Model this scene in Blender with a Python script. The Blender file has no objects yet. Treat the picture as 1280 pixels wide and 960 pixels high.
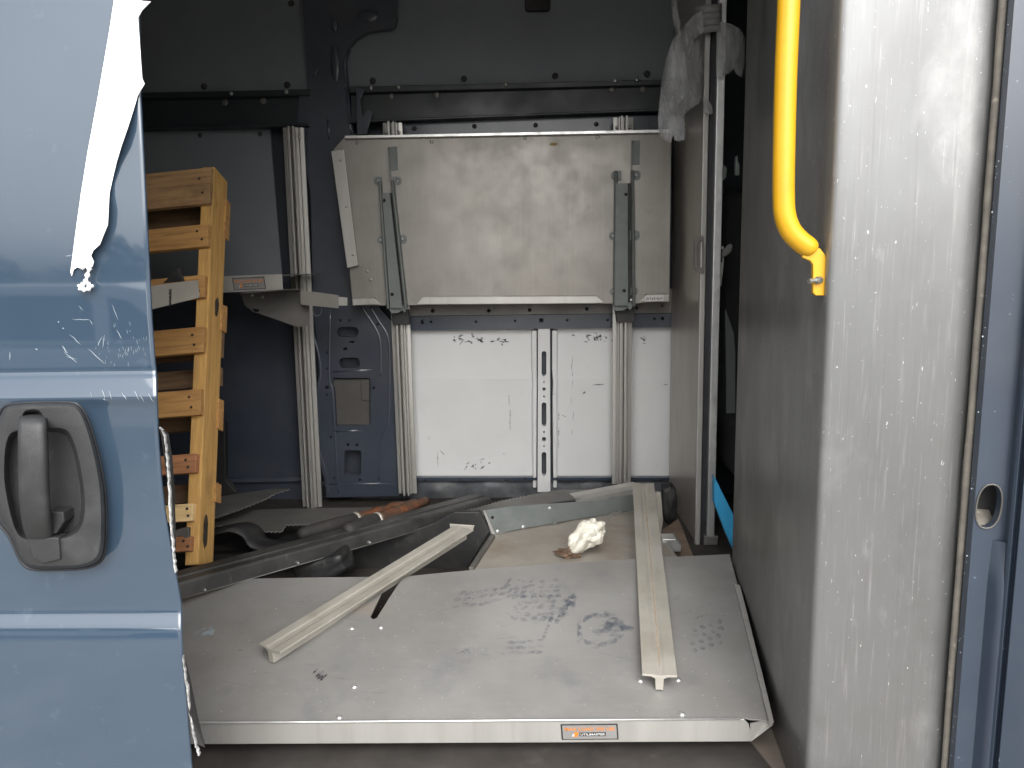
import bpy, bmesh, math, random
from mathutils import Vector, Matrix, noise
from mathutils.geometry import tessellate_polygon
random.seed(7)
R = math.radians
S = bpy.context.scene
COL = S.collection

# ------------------------------------------------------------------ camera
FPX, EYE = 950.0, 0.924          # focal length in pixels of a 1280 wide picture; eye height over the van floor
cam_d = bpy.data.cameras.new('camera'); cam = bpy.data.objects.new('camera', cam_d); COL.objects.link(cam)
CM = Matrix.Rotation(R(2.0), 3, 'Z') @ Matrix.Rotation(R(81.0), 3, 'X') @ Matrix.Rotation(R(-1.1), 3, 'Z')
cam.matrix_world = Matrix.Translation((0, 0, EYE)) @ CM.to_4x4()
cam_d.sensor_width = 36.0; cam_d.lens = 36.0 * FPX / 1280.0
cam_d.clip_start = 0.02; cam_d.clip_end = 2000
S.camera = cam

# ------------------------------------------------------------------ world, sun, exposure
SUN_EL, SUN_ROT = 42.0, 170.0
w = bpy.data.worlds.new('World'); S.world = w; w.use_nodes = True
nt = w.node_tree; nt.nodes.clear()
sky = nt.nodes.new('ShaderNodeTexSky'); sky.sky_type = 'NISHITA'; sky.sun_disc = False
sky.sun_elevation = R(SUN_EL); sky.sun_rotation = R(SUN_ROT); sky.air_density = 1.0; sky.dust_density = 4.0; sky.ozone_density = 1.0
hs = nt.nodes.new('ShaderNodeHueSaturation'); hs.inputs['Saturation'].default_value = 0.16
bgd = nt.nodes.new('ShaderNodeBackground'); bgd.inputs['Strength'].default_value = 0.14
wo = nt.nodes.new('ShaderNodeOutputWorld')
nt.links.new(sky.outputs[0], hs.inputs['Color']); nt.links.new(hs.outputs[0], bgd.inputs[0]); nt.links.new(bgd.outputs[0], wo.inputs[0])
sun_d = bpy.data.lights.new('sun', 'SUN'); sun = bpy.data.objects.new('sun', sun_d); COL.objects.link(sun)
sun_d.energy = 1.05; sun_d.angle = R(70); sun_d.color = (1.0, .985, .96)
az = R(SUN_ROT)
sdir = Vector((math.sin(az) * math.cos(R(SUN_EL)), math.cos(az) * math.cos(R(SUN_EL)), math.sin(R(SUN_EL))))
sun.rotation_euler = sdir.to_track_quat('Z', 'Y').to_euler()
S.view_settings.view_transform = 'Standard'; S.view_settings.look = 'None'
S.view_settings.exposure = 1.35; S.view_settings.gamma = 1.0
S.view_settings.use_curve_mapping = False
S.render.engine = 'CYCLES'
S.cycles.max_bounces = 10; S.cycles.diffuse_bounces = 6; S.cycles.glossy_bounces = 5
S.cycles.use_denoising = True

# ------------------------------------------------------------------ measuring helpers
def ray(px, py): return CM @ Vector(((px - 640) / FPX, (480 - py) / FPX, -1))
def at(px, py, Y=None, X=None, Z=None):
    d = ray(px, py)
    t = Y / d.y if Y is not None else X / d.x if X is not None else (Z - EYE) / d.z
    return d * t + Vector((0, 0, EYE))
class Plane:
    def __init__(s, a, b, c):
        s.o = a.copy(); s.n = (b - a).cross(c - a).normalized()
        if s.n.dot(Vector((0, 0, EYE)) - a) < 0: s.n = -s.n          # normal towards the viewer's side
    def at(s, px, py, lift=0.0):
        d = ray(px, py); e = Vector((0, 0, EYE))
        t = (s.o + s.n * lift - e).dot(s.n) / d.dot(s.n)
        return e + d * t

# ------------------------------------------------------------------ object helpers
def empty(name, loc, label, cat, group=None):
    o = bpy.data.objects.new(name, None); COL.objects.link(o)
    o.location = loc; o.empty_display_size = .05
    tag(o, label, cat, group); return o
def tag(o, label=None, cat=None, group=None, kind=None):
    if label: o['label'] = label
    if cat: o['category'] = cat
    if group: o['group'] = group
    if kind: o['kind'] = kind
    return o
def adopt(o, parent):
    if parent is not None:
        o.parent = parent
        bl = parent.location if parent.type == 'EMPTY' else Vector((0, 0, 0))
        o.matrix_parent_inverse = Matrix.Translation(-Vector(bl))
    return o
def make(name, verts, faces, m, parent=None, smooth=False, bevel=0, seg=2, weld=True):
    me = bpy.data.meshes.new(name); me.from_pydata([tuple(v) for v in verts], [], faces)
    bm = bmesh.new(); bm.from_mesh(me)
    if weld: bmesh.ops.remove_doubles(bm, verts=bm.verts, dist=1e-6)
    bmesh.ops.recalc_face_normals(bm, faces=bm.faces)
    bm.to_mesh(me); bm.free()
    me.materials.append(m)
    o = bpy.data.objects.new(name, me); COL.objects.link(o)
    if smooth:
        for p in me.polygons: p.use_smooth = True
    if bevel:
        b = o.modifiers.new('edge', 'BEVEL'); b.width = bevel; b.segments = seg; b.limit_method = 'ANGLE'; b.angle_limit = R(35)
        b.harden_normals = False
    return adopt(o, parent)
def link_copy(o, name, parent, M=None):
    c = bpy.data.objects.new(name, o.data); COL.objects.link(c)
    adopt(c, parent)
    if M is not None: c.matrix_basis = M
    return c
class G:                                             # gathers geometry for ONE mesh object
    def __init__(s): s.v = []; s.f = []
    def add(s, v, f):
        n = len(s.v); s.v += [Vector(p) for p in v]; s.f += [tuple(i + n for i in q) for q in f]; return s
    def build(s, name, m, parent=None, **k): return make(name, s.v, s.f, m, parent, weld=False, **k)
def prism_vf(loops, th):
    """loops = outline followed by holes (3D points), th = thickness vector"""
    v = []; f = []; idx = []
    for L in loops:
        idx.append(list(range(len(v), len(v) + len(L)))); v += [Vector(p) for p in L]
    n = len(v)
    if len(loops) == 1: caps = [tuple(idx[0])]
    else: caps = [tuple(t) for t in tessellate_polygon([[Vector(p) for p in L] for L in loops])]
    v += [p + Vector(th) for p in v[:n]]
    f += caps + [tuple(i + n for i in reversed(c)) for c in caps]
    for I in idx:
        for a, b in zip(I, I[1:] + I[:1]): f.append((a, b, b + n, a + n))
    return v, f
def plate(name, pts, Y, th, m, parent=None, holes=(), **k):          # pixel outline on the upright plane at distance Y
    loops = [[at(x, y, Y=Y) for x, y in L] for L in [pts] + list(holes)]
    v, f = prism_vf(loops, (0, th, 0)); return make(name, v, f, m, parent, **k)
def solid(name, pts3, th, m, parent=None, holes=(), **k):
    v, f = prism_vf([pts3] + list(holes), th); return make(name, v, f, m, parent, **k)
def box_vf(a, b):
    x0, y0, z0 = a; x1, y1, z1 = b
    v = [(x0, y0, z0), (x1, y0, z0), (x1, y1, z0), (x0, y1, z0), (x0, y0, z1), (x1, y0, z1), (x1, y1, z1), (x0, y1, z1)]
    return v, [(0, 3, 2, 1), (4, 5, 6, 7), (0, 1, 5, 4), (1, 2, 6, 5), (2, 3, 7, 6), (3, 0, 4, 7)]
def box(name, a, b, m, parent=None, **k):
    v, f = box_vf(a, b); return make(name, v, f, m, parent, **k)
def extr_vf(prof, A, B, up, n=1, wob=0):
    A = Vector(A); B = Vector(B); d = (B - A).normalized(); s = d.cross(Vector(up)).normalized(); u = s.cross(d)
    v = []; f = []; k = len(prof)
    for i in range(n + 1):
        P = A.lerp(B, i / n)
        v += [P + s * a + u * b for a, b in prof]
    for i in range(n):
        for j in range(k):
            f.append((i * k + j, i * k + (j + 1) % k, (i + 1) * k + (j + 1) % k, (i + 1) * k + j))
    f += [tuple(range(k)), tuple(n * k + j for j in reversed(range(k)))]
    return v, f
def extr(name, prof, A, B, up, m, parent=None, n=1, **k):
    v, f = extr_vf(prof, A, B, up, n); return make(name, v, f, m, parent, **k)
def tube_vf(pts, r, seg=12, cap=True):
    P = [Vector(p) for p in pts]; v = []; f = []; up = None
    rs = r if isinstance(r, (list, tuple)) else [r] * len(P)
    for i, p in enumerate(P):
        d = ((P[min(i + 1, len(P) - 1)] - p).normalized() + (p - P[max(i - 1, 0)]).normalized()).normalized()
        if up is None: up = d.orthogonal().normalized()
        up = (up - d * up.dot(d)).normalized(); s = d.cross(up)
        v += [p + (up * math.cos(2 * math.pi * j / seg) + s * math.sin(2 * math.pi * j / seg)) * rs[i] for j in range(seg)]
    for i in range(len(P) - 1):
        for j in range(seg): f.append((i * seg + j, i * seg + (j + 1) % seg, (i + 1) * seg + (j + 1) % seg, (i + 1) * seg + j))
    if cap: f += [tuple(reversed(range(seg))), tuple((len(P) - 1) * seg + j for j in range(seg))]
    return v, f
def tube(name, pts, r, m, parent=None, seg=12, **k):
    v, f = tube_vf(pts, r, seg); return make(name, v, f, m, parent, smooth=k.pop('smooth', True), **k)
def spline(P, n=6):                                   # Catmull-Rom through tuples of any size
    out = []
    for i in range(len(P) - 1):
        p0, p1, p2, p3 = P[max(i - 1, 0)], P[i], P[i + 1], P[min(i + 2, len(P) - 1)]
        for k in range(n):
            t = k / n
            out.append(tuple(.5 * (2 * b + (c - a) * t + (2 * a - 5 * b + 4 * c - d) * t * t + (3 * b - a - 3 * c + d) * t ** 3) for a, b, c, d in zip(p0, p1, p2, p3)))
    out.append(tuple(P[-1])); return out
def spline_closed(P, n=5):
    Q = P[-1:] + P + P[:2]; out = []
    for i in range(1, len(P) + 1):
        p0, p1, p2, p3 = Q[i - 1], Q[i], Q[i + 1], Q[i + 2] if i + 2 < len(Q) else P[1]
        for k in range(n):
            t = k / n
            out.append(tuple(.5 * (2 * b + (c - a) * t + (2 * a - 5 * b + 4 * c - d) * t * t + (3 * b - a - 3 * c + d) * t ** 3) for a, b, c, d in zip(p0, p1, p2, p3)))
    return out
def rrect(x0, y0, x1, y1, r, n=4):
    o = []
    for cx, cy, a0 in ((x1 - r, y0 + r, -90), (x1 - r, y1 - r, 0), (x0 + r, y1 - r, 90), (x0 + r, y0 + r, 180)):
        for i in range(n + 1):
            a = R(a0 + 90 * i / n); o.append((cx + r * math.cos(a), cy + r * math.sin(a)))
    return o
def circ(cx, cy, r, n=10, ry=None): return [(cx + r * math.cos(2 * math.pi * i / n), cy + (ry or r) * math.sin(2 * math.pi * i / n)) for i in range(n)]
def dome_vf(c, nrm, r, h, seg=8):
    n = Vector(nrm).normalized(); a = n.orthogonal().normalized(); b = n.cross(a); c = Vector(c); v = []; f = []
    for k, (rr, hh) in enumerate(((1, 0), (.93, .45), (.6, .85))):
        v += [c + (a * math.cos(2 * math.pi * j / seg) + b * math.sin(2 * math.pi * j / seg)) * r * rr + n * h * hh for j in range(seg)]
    for k in range(2):
        for j in range(seg): f.append((k * seg + j, k * seg + (j + 1) % seg, (k + 1) * seg + (j + 1) % seg, (k + 1) * seg + j))
    v.append(c + n * h)
    for j in range(seg): f.append((2 * seg + j, 2 * seg + (j + 1) % seg, 3 * seg))
    return v, f
def rivets(name, pts, nrm, r, h, m, parent):          # one part per rivet, mesh shared
    v, f = dome_vf((0, 0, 0), nrm, r, h); first = None
    for p in pts:
        if first is None: first = make(name, v, f, m, parent, smooth=True); c = first
        else: c = link_copy(first, name, parent)
        c.matrix_basis = Matrix.Translation(p)
    return first

# ------------------------------------------------------------------ materials
def mat(name, c1, c2=None, scale=6, rough=.5, metal=0.0, rvar=.0, bump=0.0, bscale=120, stretch=(1, 1, 1), coat=0.0, coat_rough=.05,
        spots=(), scratch=None, lo=.35, hi=.65, spec=.5, alpha=1.0, detail=6):
    m = bpy.data.materials.new(name); m.use_nodes = True
    n = m.node_tree.nodes; L = m.node_tree.links; b = n['Principled BSDF']
    tc = n.new('ShaderNodeTexCoord'); mp = n.new('ShaderNodeMapping'); mp.inputs['Scale'].default_value = stretch
    L.new(tc.outputs['Object'], mp.inputs[0])
    def nz(sc, det=detail, vec=None):
        t = n.new('ShaderNodeTexNoise'); t.inputs['Scale'].default_value = sc; t.inputs['Detail'].default_value = det; t.inputs['Roughness'].default_value = .62
        L.new(vec or mp.outputs[0], t.inputs['Vector']); return t.outputs['Fac']
    def ramp(src, a, z):
        r = n.new('ShaderNodeMapRange'); r.inputs[1].default_value = a; r.inputs[2].default_value = z; r.clamp = True
        L.new(src, r.inputs[0]); return r.outputs[0]
    def mix(fac, a, bcol):
        x = n.new('ShaderNodeMix'); x.data_type = 'RGBA'
        L.new(fac, x.inputs[0])
        if isinstance(a, tuple): x.inputs[6].default_value = (*a, 1)
        else: L.new(a, x.inputs[6])
        x.inputs[7].default_value = (*bcol, 1); return x.outputs[2]
    f0 = ramp(nz(scale), lo, hi)
    col = mix(f0, tuple(c1), tuple(c2 or c1))
    rsrc = None
    if rvar:
        r = n.new('ShaderNodeMapRange'); r.inputs[1].default_value = .3; r.inputs[2].default_value = .7
        r.inputs[3].default_value = max(.02, rough - rvar); r.inputs[4].default_value = min(1, rough + rvar)
        L.new(nz(scale * 1.7), r.inputs[0]); rsrc = r.outputs[0]
    else: b.inputs['Roughness'].default_value = rough
    msrc = None
    for (sc, ss, a, z, amt, stre) in spots:           # dirt, stains, wear: colour, noise scale, threshold, strength, stretch
        m2 = n.new('ShaderNodeMapping'); m2.inputs['Scale'].default_value = stre; m2.inputs['Location'].default_value = (ss * .37, .7, 1.3)
        L.new(tc.outputs['Object'], m2.inputs[0])
        fac = ramp(nz(ss, 8, m2.outputs[0]), a, z)
        mu = n.new('ShaderNodeMath'); mu.operation = 'MULTIPLY'; mu.inputs[1].default_value = amt; L.new(fac, mu.inputs[0])
        col = mix(mu.outputs[0], col, sc)
    L.new(col, b.inputs['Base Color'])
    if rsrc: L.new(rsrc, b.inputs['Roughness'])
    b.inputs['Metallic'].default_value = metal
    b.inputs['Specular IOR Level'].default_value = spec
    b.inputs['Coat Weight'].default_value = coat; b.inputs['Coat Roughness'].default_value = coat_rough
    b.inputs['Alpha'].default_value = alpha
    if bump:
        bp = n.new('ShaderNodeBump'); bp.inputs['Strength'].default_value = bump; bp.inputs['Distance'].default_value = .002
        L.new(nz(bscale, 4), bp.inputs['Height']); L.new(bp.outputs[0], b.inputs['Normal'])
    return m

NONE = (1, 1, 1)
M_door = mat('blue_van_paint', (.028, .049, .077), (.033, .055, .084), 3, .42, 0, .05, .04, 5, coat=1, coat_rough=.03, spec=.1,
             spots=[((.12, .16, .20), 26, .62, .8, .35, NONE), ((.02, .04, .07), 2.2, .55, .8, .3, NONE)])
M_jamb = mat('blue_jamb_paint', (.023, .034, .054), (.029, .042, .064), 5, .4, 0, .08, .05, 30, coat=.5, coat_rough=.2,
             spots=[((.3, .36, .42), 60, .68, .74, .8, NONE), ((.10, .10, .10), 4, .5, .8, .35, NONE)])
M_body = mat('blue_inner_body_paint', (.030, .038, .054), (.040, .049, .067), 5, .40, 0, .1, .05, 30, coat=.6, coat_rough=.2,
             spots=[((.085, .08, .075), 3, .48, .8, .45, NONE), ((.10, .10, .1), 25, .62, .8, .35, NONE)])
M_wallskin = mat('dark_inner_skin', (.022, .028, .038), (.03, .038, .05), 3, .5, 0, .1, .05, 20,
                 spots=[((.07, .065, .06), 3, .5, .85, .5, NONE)])
M_liner = mat('charcoal_liner_board', (.146, .162, .180), (.166, .180, .194), 4, .6, 0, .08, .15, 500,
              spots=[((.09, .088, .08), 6, .55, .9, .3, NONE)])
M_black = mat('black_steel_rail', (.014, .018, .021), (.022, .027, .031), 5, .42, 0, .12, .03, 60,
              spots=[((.07, .07, .07), 30, .66, .8, .35, (1, 1, 1))])
M_blackplastic = mat('black_plastic', (.010, .010, .0105), (.020, .020, .020), 6, .55, 0, .1, .2, 300,
                     spots=[((.11, .105, .1), 7, .5, .85, .5, NONE), ((.16, .155, .15), 60, .6, .8, .3, (1, 1, .3))])
M_trim = mat('dusty_black_trim', (.016, .016, .0165), (.03, .03, .029), 5, .5, 0, .1, .2, 300, spots=[((.10, .095, .085), 6, .45, .75, .6, NONE), ((.2, .19, .18), 50, .6, .8, .4, (1, 1, .3))])
M_bezel = mat('grey_handle_plastic', (.017, .0176, .0185), (.024, .0246, .0258), 18, .5, 0, .06, .35, 900,
              spots=[((.19, .19, .19), 40, .64, .8, .4, NONE), ((.13, .135, .14), 9, .5, .8, .35, NONE)])
M_alu = mat('aluminium_shelf_sheet', (.235, .222, .202), (.285, .27, .248), 5, .44, .60, .08, .04, 200, stretch=(1, 3, 1),
            spots=[((.20, .175, .145), 2.2, .5, .8, .4, (1, 1, .8)), ((.33, .315, .29), 60, .5, .8, .35, (2, 2, .08)), ((.17, .15, .125), 11, .6, .75, .4, NONE), ((.12, .11, .10), 45, .70, .76, .5, NONE), ((.6, .59, .57), 150, .69, .75, .5, NONE)])
M_tray = mat('dusty_aluminium_tray', (.208, .204, .195), (.268, .263, .252), 3, .48, .2, .08, .05, 260,
             spots=[((.165, .156, .144), 4, .48, .74, .6, NONE), ((.14, .147, .158), 11, .56, .74, .5, NONE), ((.31, .30, .285), 26, .55, .8, .4, (1, 3, 1)), ((.66, .65, .63), 90, .70, .76, .6, NONE), ((.33, .24, .155), 3.1, .64, .76, .55, NONE)])
M_edge = mat('bright_cut_aluminium', (.74, .74, .73), (.64, .64, .63), 30, .38, .8, .1, .03, 300)
M_rail = mat('extruded_aluminium', (.40, .39, .365), (.47, .46, .435), 9, .40, .55, .1, .03, 200, stretch=(1, 1, .12),
             spots=[((.27, .25, .215), 30, .55, .78, .45, (1, 1, .04)), ((.19, .17, .14), 50, .66, .8, .4, (1, 1, .3))])
M_looserail = mat('dusty_extruded_aluminium', (.335, .315, .272), (.41, .388, .345), 9, .5, .25, .1, .04, 200,
                  spots=[((.25, .225, .18), 7, .5, .75, .6, NONE), ((.15, .125, .095), 45, .64, .78, .5, (1, .3, 1)), ((.6, .6, .58), 60, .7, .76, .5, NONE)])
def brushed(name, base, dark, rough, metal):
    m = mat(name, base, dark, 2.2, rough, metal, .12, .06, 60, stretch=(1, 1, .5), lo=.3, hi=.7,
            spots=[((.46, .45, .44), 90, .56, .72, .5, (3, 3, .10)), ((.16, .15, .14), 80, .55, .78, .40, (4, 4, .06)), ((.19, .18, .165), 3.4, .5, .74, .45, (1, 1, .8)), ((.62, .61, .60), 7, .55, .74, .3, (1, 1, .5)), ((.13, .125, .115), 9, .54, .74, .35, (1, 1, .6)), ((.95, .94, .92), 170, .676, .71, .8, (1, 1, .55)), ((.95, .94, .92), 230, .688, .72, .7, (1.5, 1.5, .22)), ((.6, .6, .6), 24, .62, .74, .22, (1.2, 1.2, .5))])
    return m
M_sheet = brushed('brushed_bulkhead_aluminium', (.275, .278, .279), (.220, .223, .224), .44, .62)
_n = M_sheet.node_tree.nodes; _l = M_sheet.node_tree.links; _b = _n['Principled BSDF']
_tg = _n.new('ShaderNodeTangent'); _tg.direction_type = 'RADIAL'; _tg.axis = 'Z'; _l.new(_tg.outputs[0], _b.inputs['Tangent'])
_b.inputs['Anisotropic'].default_value = .8; _b.inputs['Anisotropic Rotation'].default_value = 0.0      # brushed along the height
M_part = mat('partition_panel_aluminium', (.42, .385, .345), (.50, .465, .42), 4, .36, .6, .08, .04, 150, stretch=(1, 1, .4),
             spots=[((.25, .23, .21), 9, .58, .75, .5, (1, 1, .2)), ((.7, .68, .65), 80, .72, .77, .4, NONE)])
M_white = mat('white_panel_paint', (.60, .605, .60), (.65, .655, .65), 3, .4, 0, .08, .02, 60,
              spots=[((.36, .36, .35), 60, .69, .74, .6, (1, 1, .4)), ((.55, .55, .54), 5, .55, .8, .4, NONE)])
M_film = mat('white_torn_vinyl', (.86, .86, .86), (.82, .82, .82), 20, .5, 0, .05, .05, 60)
M_yellow = mat('yellow_handle_coating', (.60, .33, .012), (.54, .29, .010), 14, .36, 0, .06, .06, 120,
               spots=[((.30, .17, .03), 40, .64, .8, .5, NONE), ((.42, .25, .04), 9, .56, .8, .4, (1, 1, .4)), ((.75, .7, .55), 160, .72, .75, .6, NONE)])
M_steel = mat('zinc_steel', (.55, .55, .53), (.42, .42, .40), 60, .35, .9, .1)
M_greygreen = mat('grey_green_bracket_paint', (.125, .140, .135), (.155, .17, .165), 14, .48, .1, .08, .03, 80,
                  spots=[((.24, .25, .245), 70, .66, .78, .5, NONE), ((.09, .085, .075), 12, .56, .8, .5, NONE)])
M_greymetal = mat('grey_punched_sheet', (.125, .12, .11), (.165, .158, .146), 7, .5, .4, .08, .05, 200,
                  spots=[((.22, .205, .18), 9, .55, .8, .5, NONE)])
M_rubber = mat('black_rubber_seal', (.012, .013, .016), (.02, .021, .026), 20, .5, 0, .08, .1, 200)
M_caulk = mat('beige_sealant', (.17, .155, .13), (.115, .105, .09), 40, .7, 0, .1, .4, 200,
              spots=[((.42, .38, .31), 50, .6, .7, .6, NONE), ((.14, .12, .1), 30, .66, .78, .6, NONE)])
M_floor = mat('worn_brown_floor', (.022, .0185, .016), (.042, .036, .031), 8, .75, 0, .1, .4, 150,
              spots=[((.085, .074, .064), 18, .6, .8, .6, NONE), ((.35, .33, .3), 90, .73, .77, .8, NONE), ((.02, .017, .015), 4, .5, .75, .6, NONE)])
M_trimfloor = mat('tan_floor_trim', (.12, .10, .082), (.155, .13, .108), 9, .6, 0, .1, .2, 120)
M_sill = mat('grimy_grey_sill', (.045, .05, .06), (.12, .125, .13), 9, .55, 0, .1, .3, 60,
             spots=[((.22, .22, .215), 14, .58, .8, .6, NONE), ((.01, .01, .012), 8, .5, .75, .6, NONE)])
_b = M_door.node_tree.nodes['Principled BSDF']; _b.inputs['Coat IOR'].default_value = 1.9
def wood(name, a, b_, dark):
    m = mat(name, a, b_, 7, .8, 0, .05, .6, 60, stretch=(1.0, 11, 11), detail=9, lo=.4, hi=.62,
            spots=[(dark, 9, .50, .70, .75, (.6, 8, 8)), (tuple(c * .22 for c in a), 5, .60, .74, .55, NONE), (tuple(c * .22 for c in a), 26, .66, .74, .7, NONE), (tuple(min(1, c * 1.35) for c in a), 40, .6, .8, .4, (2, 10, 10))])
    return m
M_wood = wood('weathered_pine', (.50, .275, .092), (.40, .205, .066), (.22, .11, .045))
M_woodbrown = wood('brown_stained_pine', (.42, .255, .12), (.33, .19, .085), (.17, .095, .045))
M_woodshade = wood('shaded_pine', (.17, .10, .05), (.12, .07, .035), (.07, .04, .02))  # darker pine copy: shade behind the deck boards put into the colour
M_woodstr = mat('stringer_pine', (.62, .37, .115), (.51, .285, .085), 7, .8, 0, .05, .6, 60, stretch=(11, 11, 1.0), detail=9, lo=.4, hi=.62,
                spots=[((.34, .19, .07), 9, .50, .70, .75, (8, 8, .6)), ((.14, .08, .035), 5, .62, .75, .5, NONE), ((.12, .07, .03), 24, .67, .75, .7, NONE), ((.66, .45, .23), 40, .6, .8, .4, (10, 10, 1.5))])
M_woodpale = wood('pale_pine', (.78, .56, .29), (.68, .47, .22), (.4, .26, .12))
M_woodred = wood('reddish_pine', (.42, .19, .085), (.33, .145, .065), (.15, .07, .04))
M_char = mat('charred_stain', (.02, .016, .012), (.06, .045, .03), 40, .85)
M_orange = mat('rusty_orange_paint', (.16, .055, .022), (.07, .04, .025), 26, .6, .1, .1, .4, 120,
               spots=[((.075, .042, .025), 22, .47, .56, .9, NONE), ((.42, .14, .035), 18, .6, .7, .7, NONE), ((.05, .032, .022), 11, .5, .6, .8, NONE)], lo=.42, hi=.58)
M_grip = mat('black_rubber_grip', (.018, .017, .016), (.035, .032, .029), 14, .7, 0, .1, .3, 200)
M_paper = mat('crumpled_white_paper', (.66, .64, .56), (.56, .53, .45), 12, .6, 0, .05, .1, 60,
              spots=[((.24, .13, .05), 8, .66, .78, .7, NONE)])
M_paperbrown = mat('soiled_paper', (.07, .04, .025), (.17, .11, .07), 40, .8)
M_blueboard = mat('bright_blue_board', (.03, .27, .50), (.04, .30, .55), 6, .45, 0, .05)
M_seat = mat('dark_seat_fabric', (.011, .012, .014), (.02, .02, .022), 9, .8, 0, .05, .3, 400)
M_pale = mat('pale_green_plastic', (.40, .46, .42), (.5, .55, .5), 20, .45)
M_print = mat('boot_print_dust', (.17, .18, .20), (.22, .225, .235), 60, .7, 0)
M_scuff = mat('black_scuff', (.03, .03, .035), (.06, .06, .06), 60, .6)
_n = M_scuff.node_tree.nodes; _l = M_scuff.node_tree.links; _b = _n['Principled BSDF']
_t = _n.new('ShaderNodeTexNoise'); _t.inputs['Scale'].default_value = 140; _t.inputs['Detail'].default_value = 5; _c = _n.new('ShaderNodeTexCoord'); _l.new(_c.outputs['Object'], _t.inputs['Vector'])
_r = _n.new('ShaderNodeMapRange'); _r.inputs[1].default_value = .36; _r.inputs[2].default_value = .62; _r.inputs[3].default_value = .1; _r.inputs[4].default_value = .95; _l.new(_t.outputs['Fac'], _r.inputs[0]); _l.new(_r.outputs[0], _b.inputs['Alpha'])
M_scratchw = mat('pale_scratch', (.34, .37, .39), (.22, .27, .30), 60, .5)
M_stickg = mat('grey_sticker', (.20, .195, .19), (.17, .165, .16), 20, .5)
M_sticko = mat('orange_print', (.50, .165, .02), (.46, .15, .02), 20, .5)
M_stickk = mat('black_print', (.018, .014, .012), (.022, .02, .018), 20, .5)
M_stickw = mat('white_print', (.55, .55, .54), (.52, .52, .51), 20, .5)
M_ground = mat('gravel_ground', (.22, .21, .19), (.30, .285, .26), 3, .9, 0, .05, .6, 40, spots=[((.10, .095, .085), .4, .5, .7, .6, NONE)])
M_tree = mat('far_foliage', (.02, .028, .012), (.035, .045, .02), 2, .9)
M_carpaint = mat('silver_car_paint', (.62, .63, .64), (.6, .61, .62), 2, .35, .0, coat=1)
M_carglass = mat('dark_car_glass', (.01, .012, .014), (.012, .014, .016), 2, .08)
# see-through wrap
M_wrap = bpy.data.materials.new('cloudy_stretch_wrap'); M_wrap.use_nodes = True
_n = M_wrap.node_tree.nodes; _l = M_wrap.node_tree.links; _b = _n['Principled BSDF']
_b.inputs['Base Color'].default_value = (.46, .465, .47, 1); _b.inputs['Roughness'].default_value = .42
_t = _n.new('ShaderNodeTexNoise'); _t.inputs['Scale'].default_value = 22; _t.inputs['Detail'].default_value = 6
_c = _n.new('ShaderNodeTexCoord'); _m = _n.new('ShaderNodeMapping'); _m.inputs['Scale'].default_value = (2.5, 2.5, .35)
_l.new(_c.outputs['Object'], _m.inputs[0]); _l.new(_m.outputs[0], _t.inputs['Vector'])
_r = _n.new('ShaderNodeMapRange'); _r.inputs[1].default_value = .3; _r.inputs[2].default_value = .72; _r.inputs[3].default_value = .22; _r.inputs[4].default_value = .58
_l.new(_t.outputs['Fac'], _r.inputs[0]); _l.new(_r.outputs[0], _b.inputs['Alpha'])
_bp = _n.new('ShaderNodeBump'); _bp.inputs['Strength'].default_value = .3; _bp.inputs['Distance'].default_value = .003
_l.new(_t.outputs['Fac'], _bp.inputs['Height']); _l.new(_bp.outputs[0], _b.inputs['Normal'])

# ------------------------------------------------------------------ setting outside the van
g = 160
gr = make('ground', [(-g, -g, -.56), (g, -g, -.56), (g, g, -.56), (-g, g, -.56)], [(0, 1, 2, 3)], M_ground); tag(gr, kind='structure')

tl = G(); _rs = random.Random(3)
for k in range(34):
    x, y, h, wd = -46 + k * 2.9 + _rs.uniform(-1, 1), -62 + _rs.uniform(-4, 4), _rs.choice((2.6, 3.0, 3.6, 4.4, 5.4)), _rs.uniform(1.8, 3.0)
    for i in range(700):
        while True:
            p = Vector((_rs.uniform(-1, 1), _rs.uniform(-1, 1), _rs.uniform(-1, 1)))
            if p.length < 1 and noise.noise(p * 2 + Vector((k, 0, 0))) > -.3: break
        c = Vector((x + p.x * wd, y + p.y * wd * .6, -.56 + h * .5 + p.z * h * .5)); r = _rs.uniform(.12, .26) * h / 4
        a = Vector((_rs.gauss(0, 1), _rs.gauss(0, 1), _rs.gauss(0, 1))).normalized(); b = a.orthogonal().normalized()
        tl.add([c - a * r, c + b * r * .6, c + a * r, c - b * r * .6], [(0, 1, 2, 3)])
tag(tl.build('far_wood', M_tree), 'dark line of trees on the horizon, mirrored in the blue door', kind='stuff')
cr_ = empty('parked_car', (-4.1, -4.3, -.56), 'silver parked car behind the viewer, mirrored in the blue door', 'car')
def car_prof(P, y0, y1, name, m, bev):
    return solid(name, [Vector((x, y0, z)) for x, z in P], (0, y1 - y0, 0), m, cr_, bevel=bev)
car_prof([(-6.5, -.30), (-2.15, -.30), (-2.05, -.05), (-2.15, .22), (-2.5, .30), (-6.3, .32), (-6.55, .1)], -5.9, -4.15, 'body', M_carpaint, .06)
car_prof([(-6.2, .31), (-2.75, .30), (-3.25, .80), (-3.5, .855), (-5.6, .86), (-6.0, .78)], -5.8, -4.25, 'cabin', M_carpaint, .05)
for P in ([(-6.0, .36), (-4.9, .36), (-4.9, .76), (-5.75, .76)], [(-4.75, .36), (-3.73, .36), (-3.73, .68), (-3.8, .76), (-4.75, .76)], [(-3.58, .36), (-3.05, .36), (-3.4, .70), (-3.58, .74)]):
    car_prof(P, -4.252, -4.235, 'window', M_carglass, .008)
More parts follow.
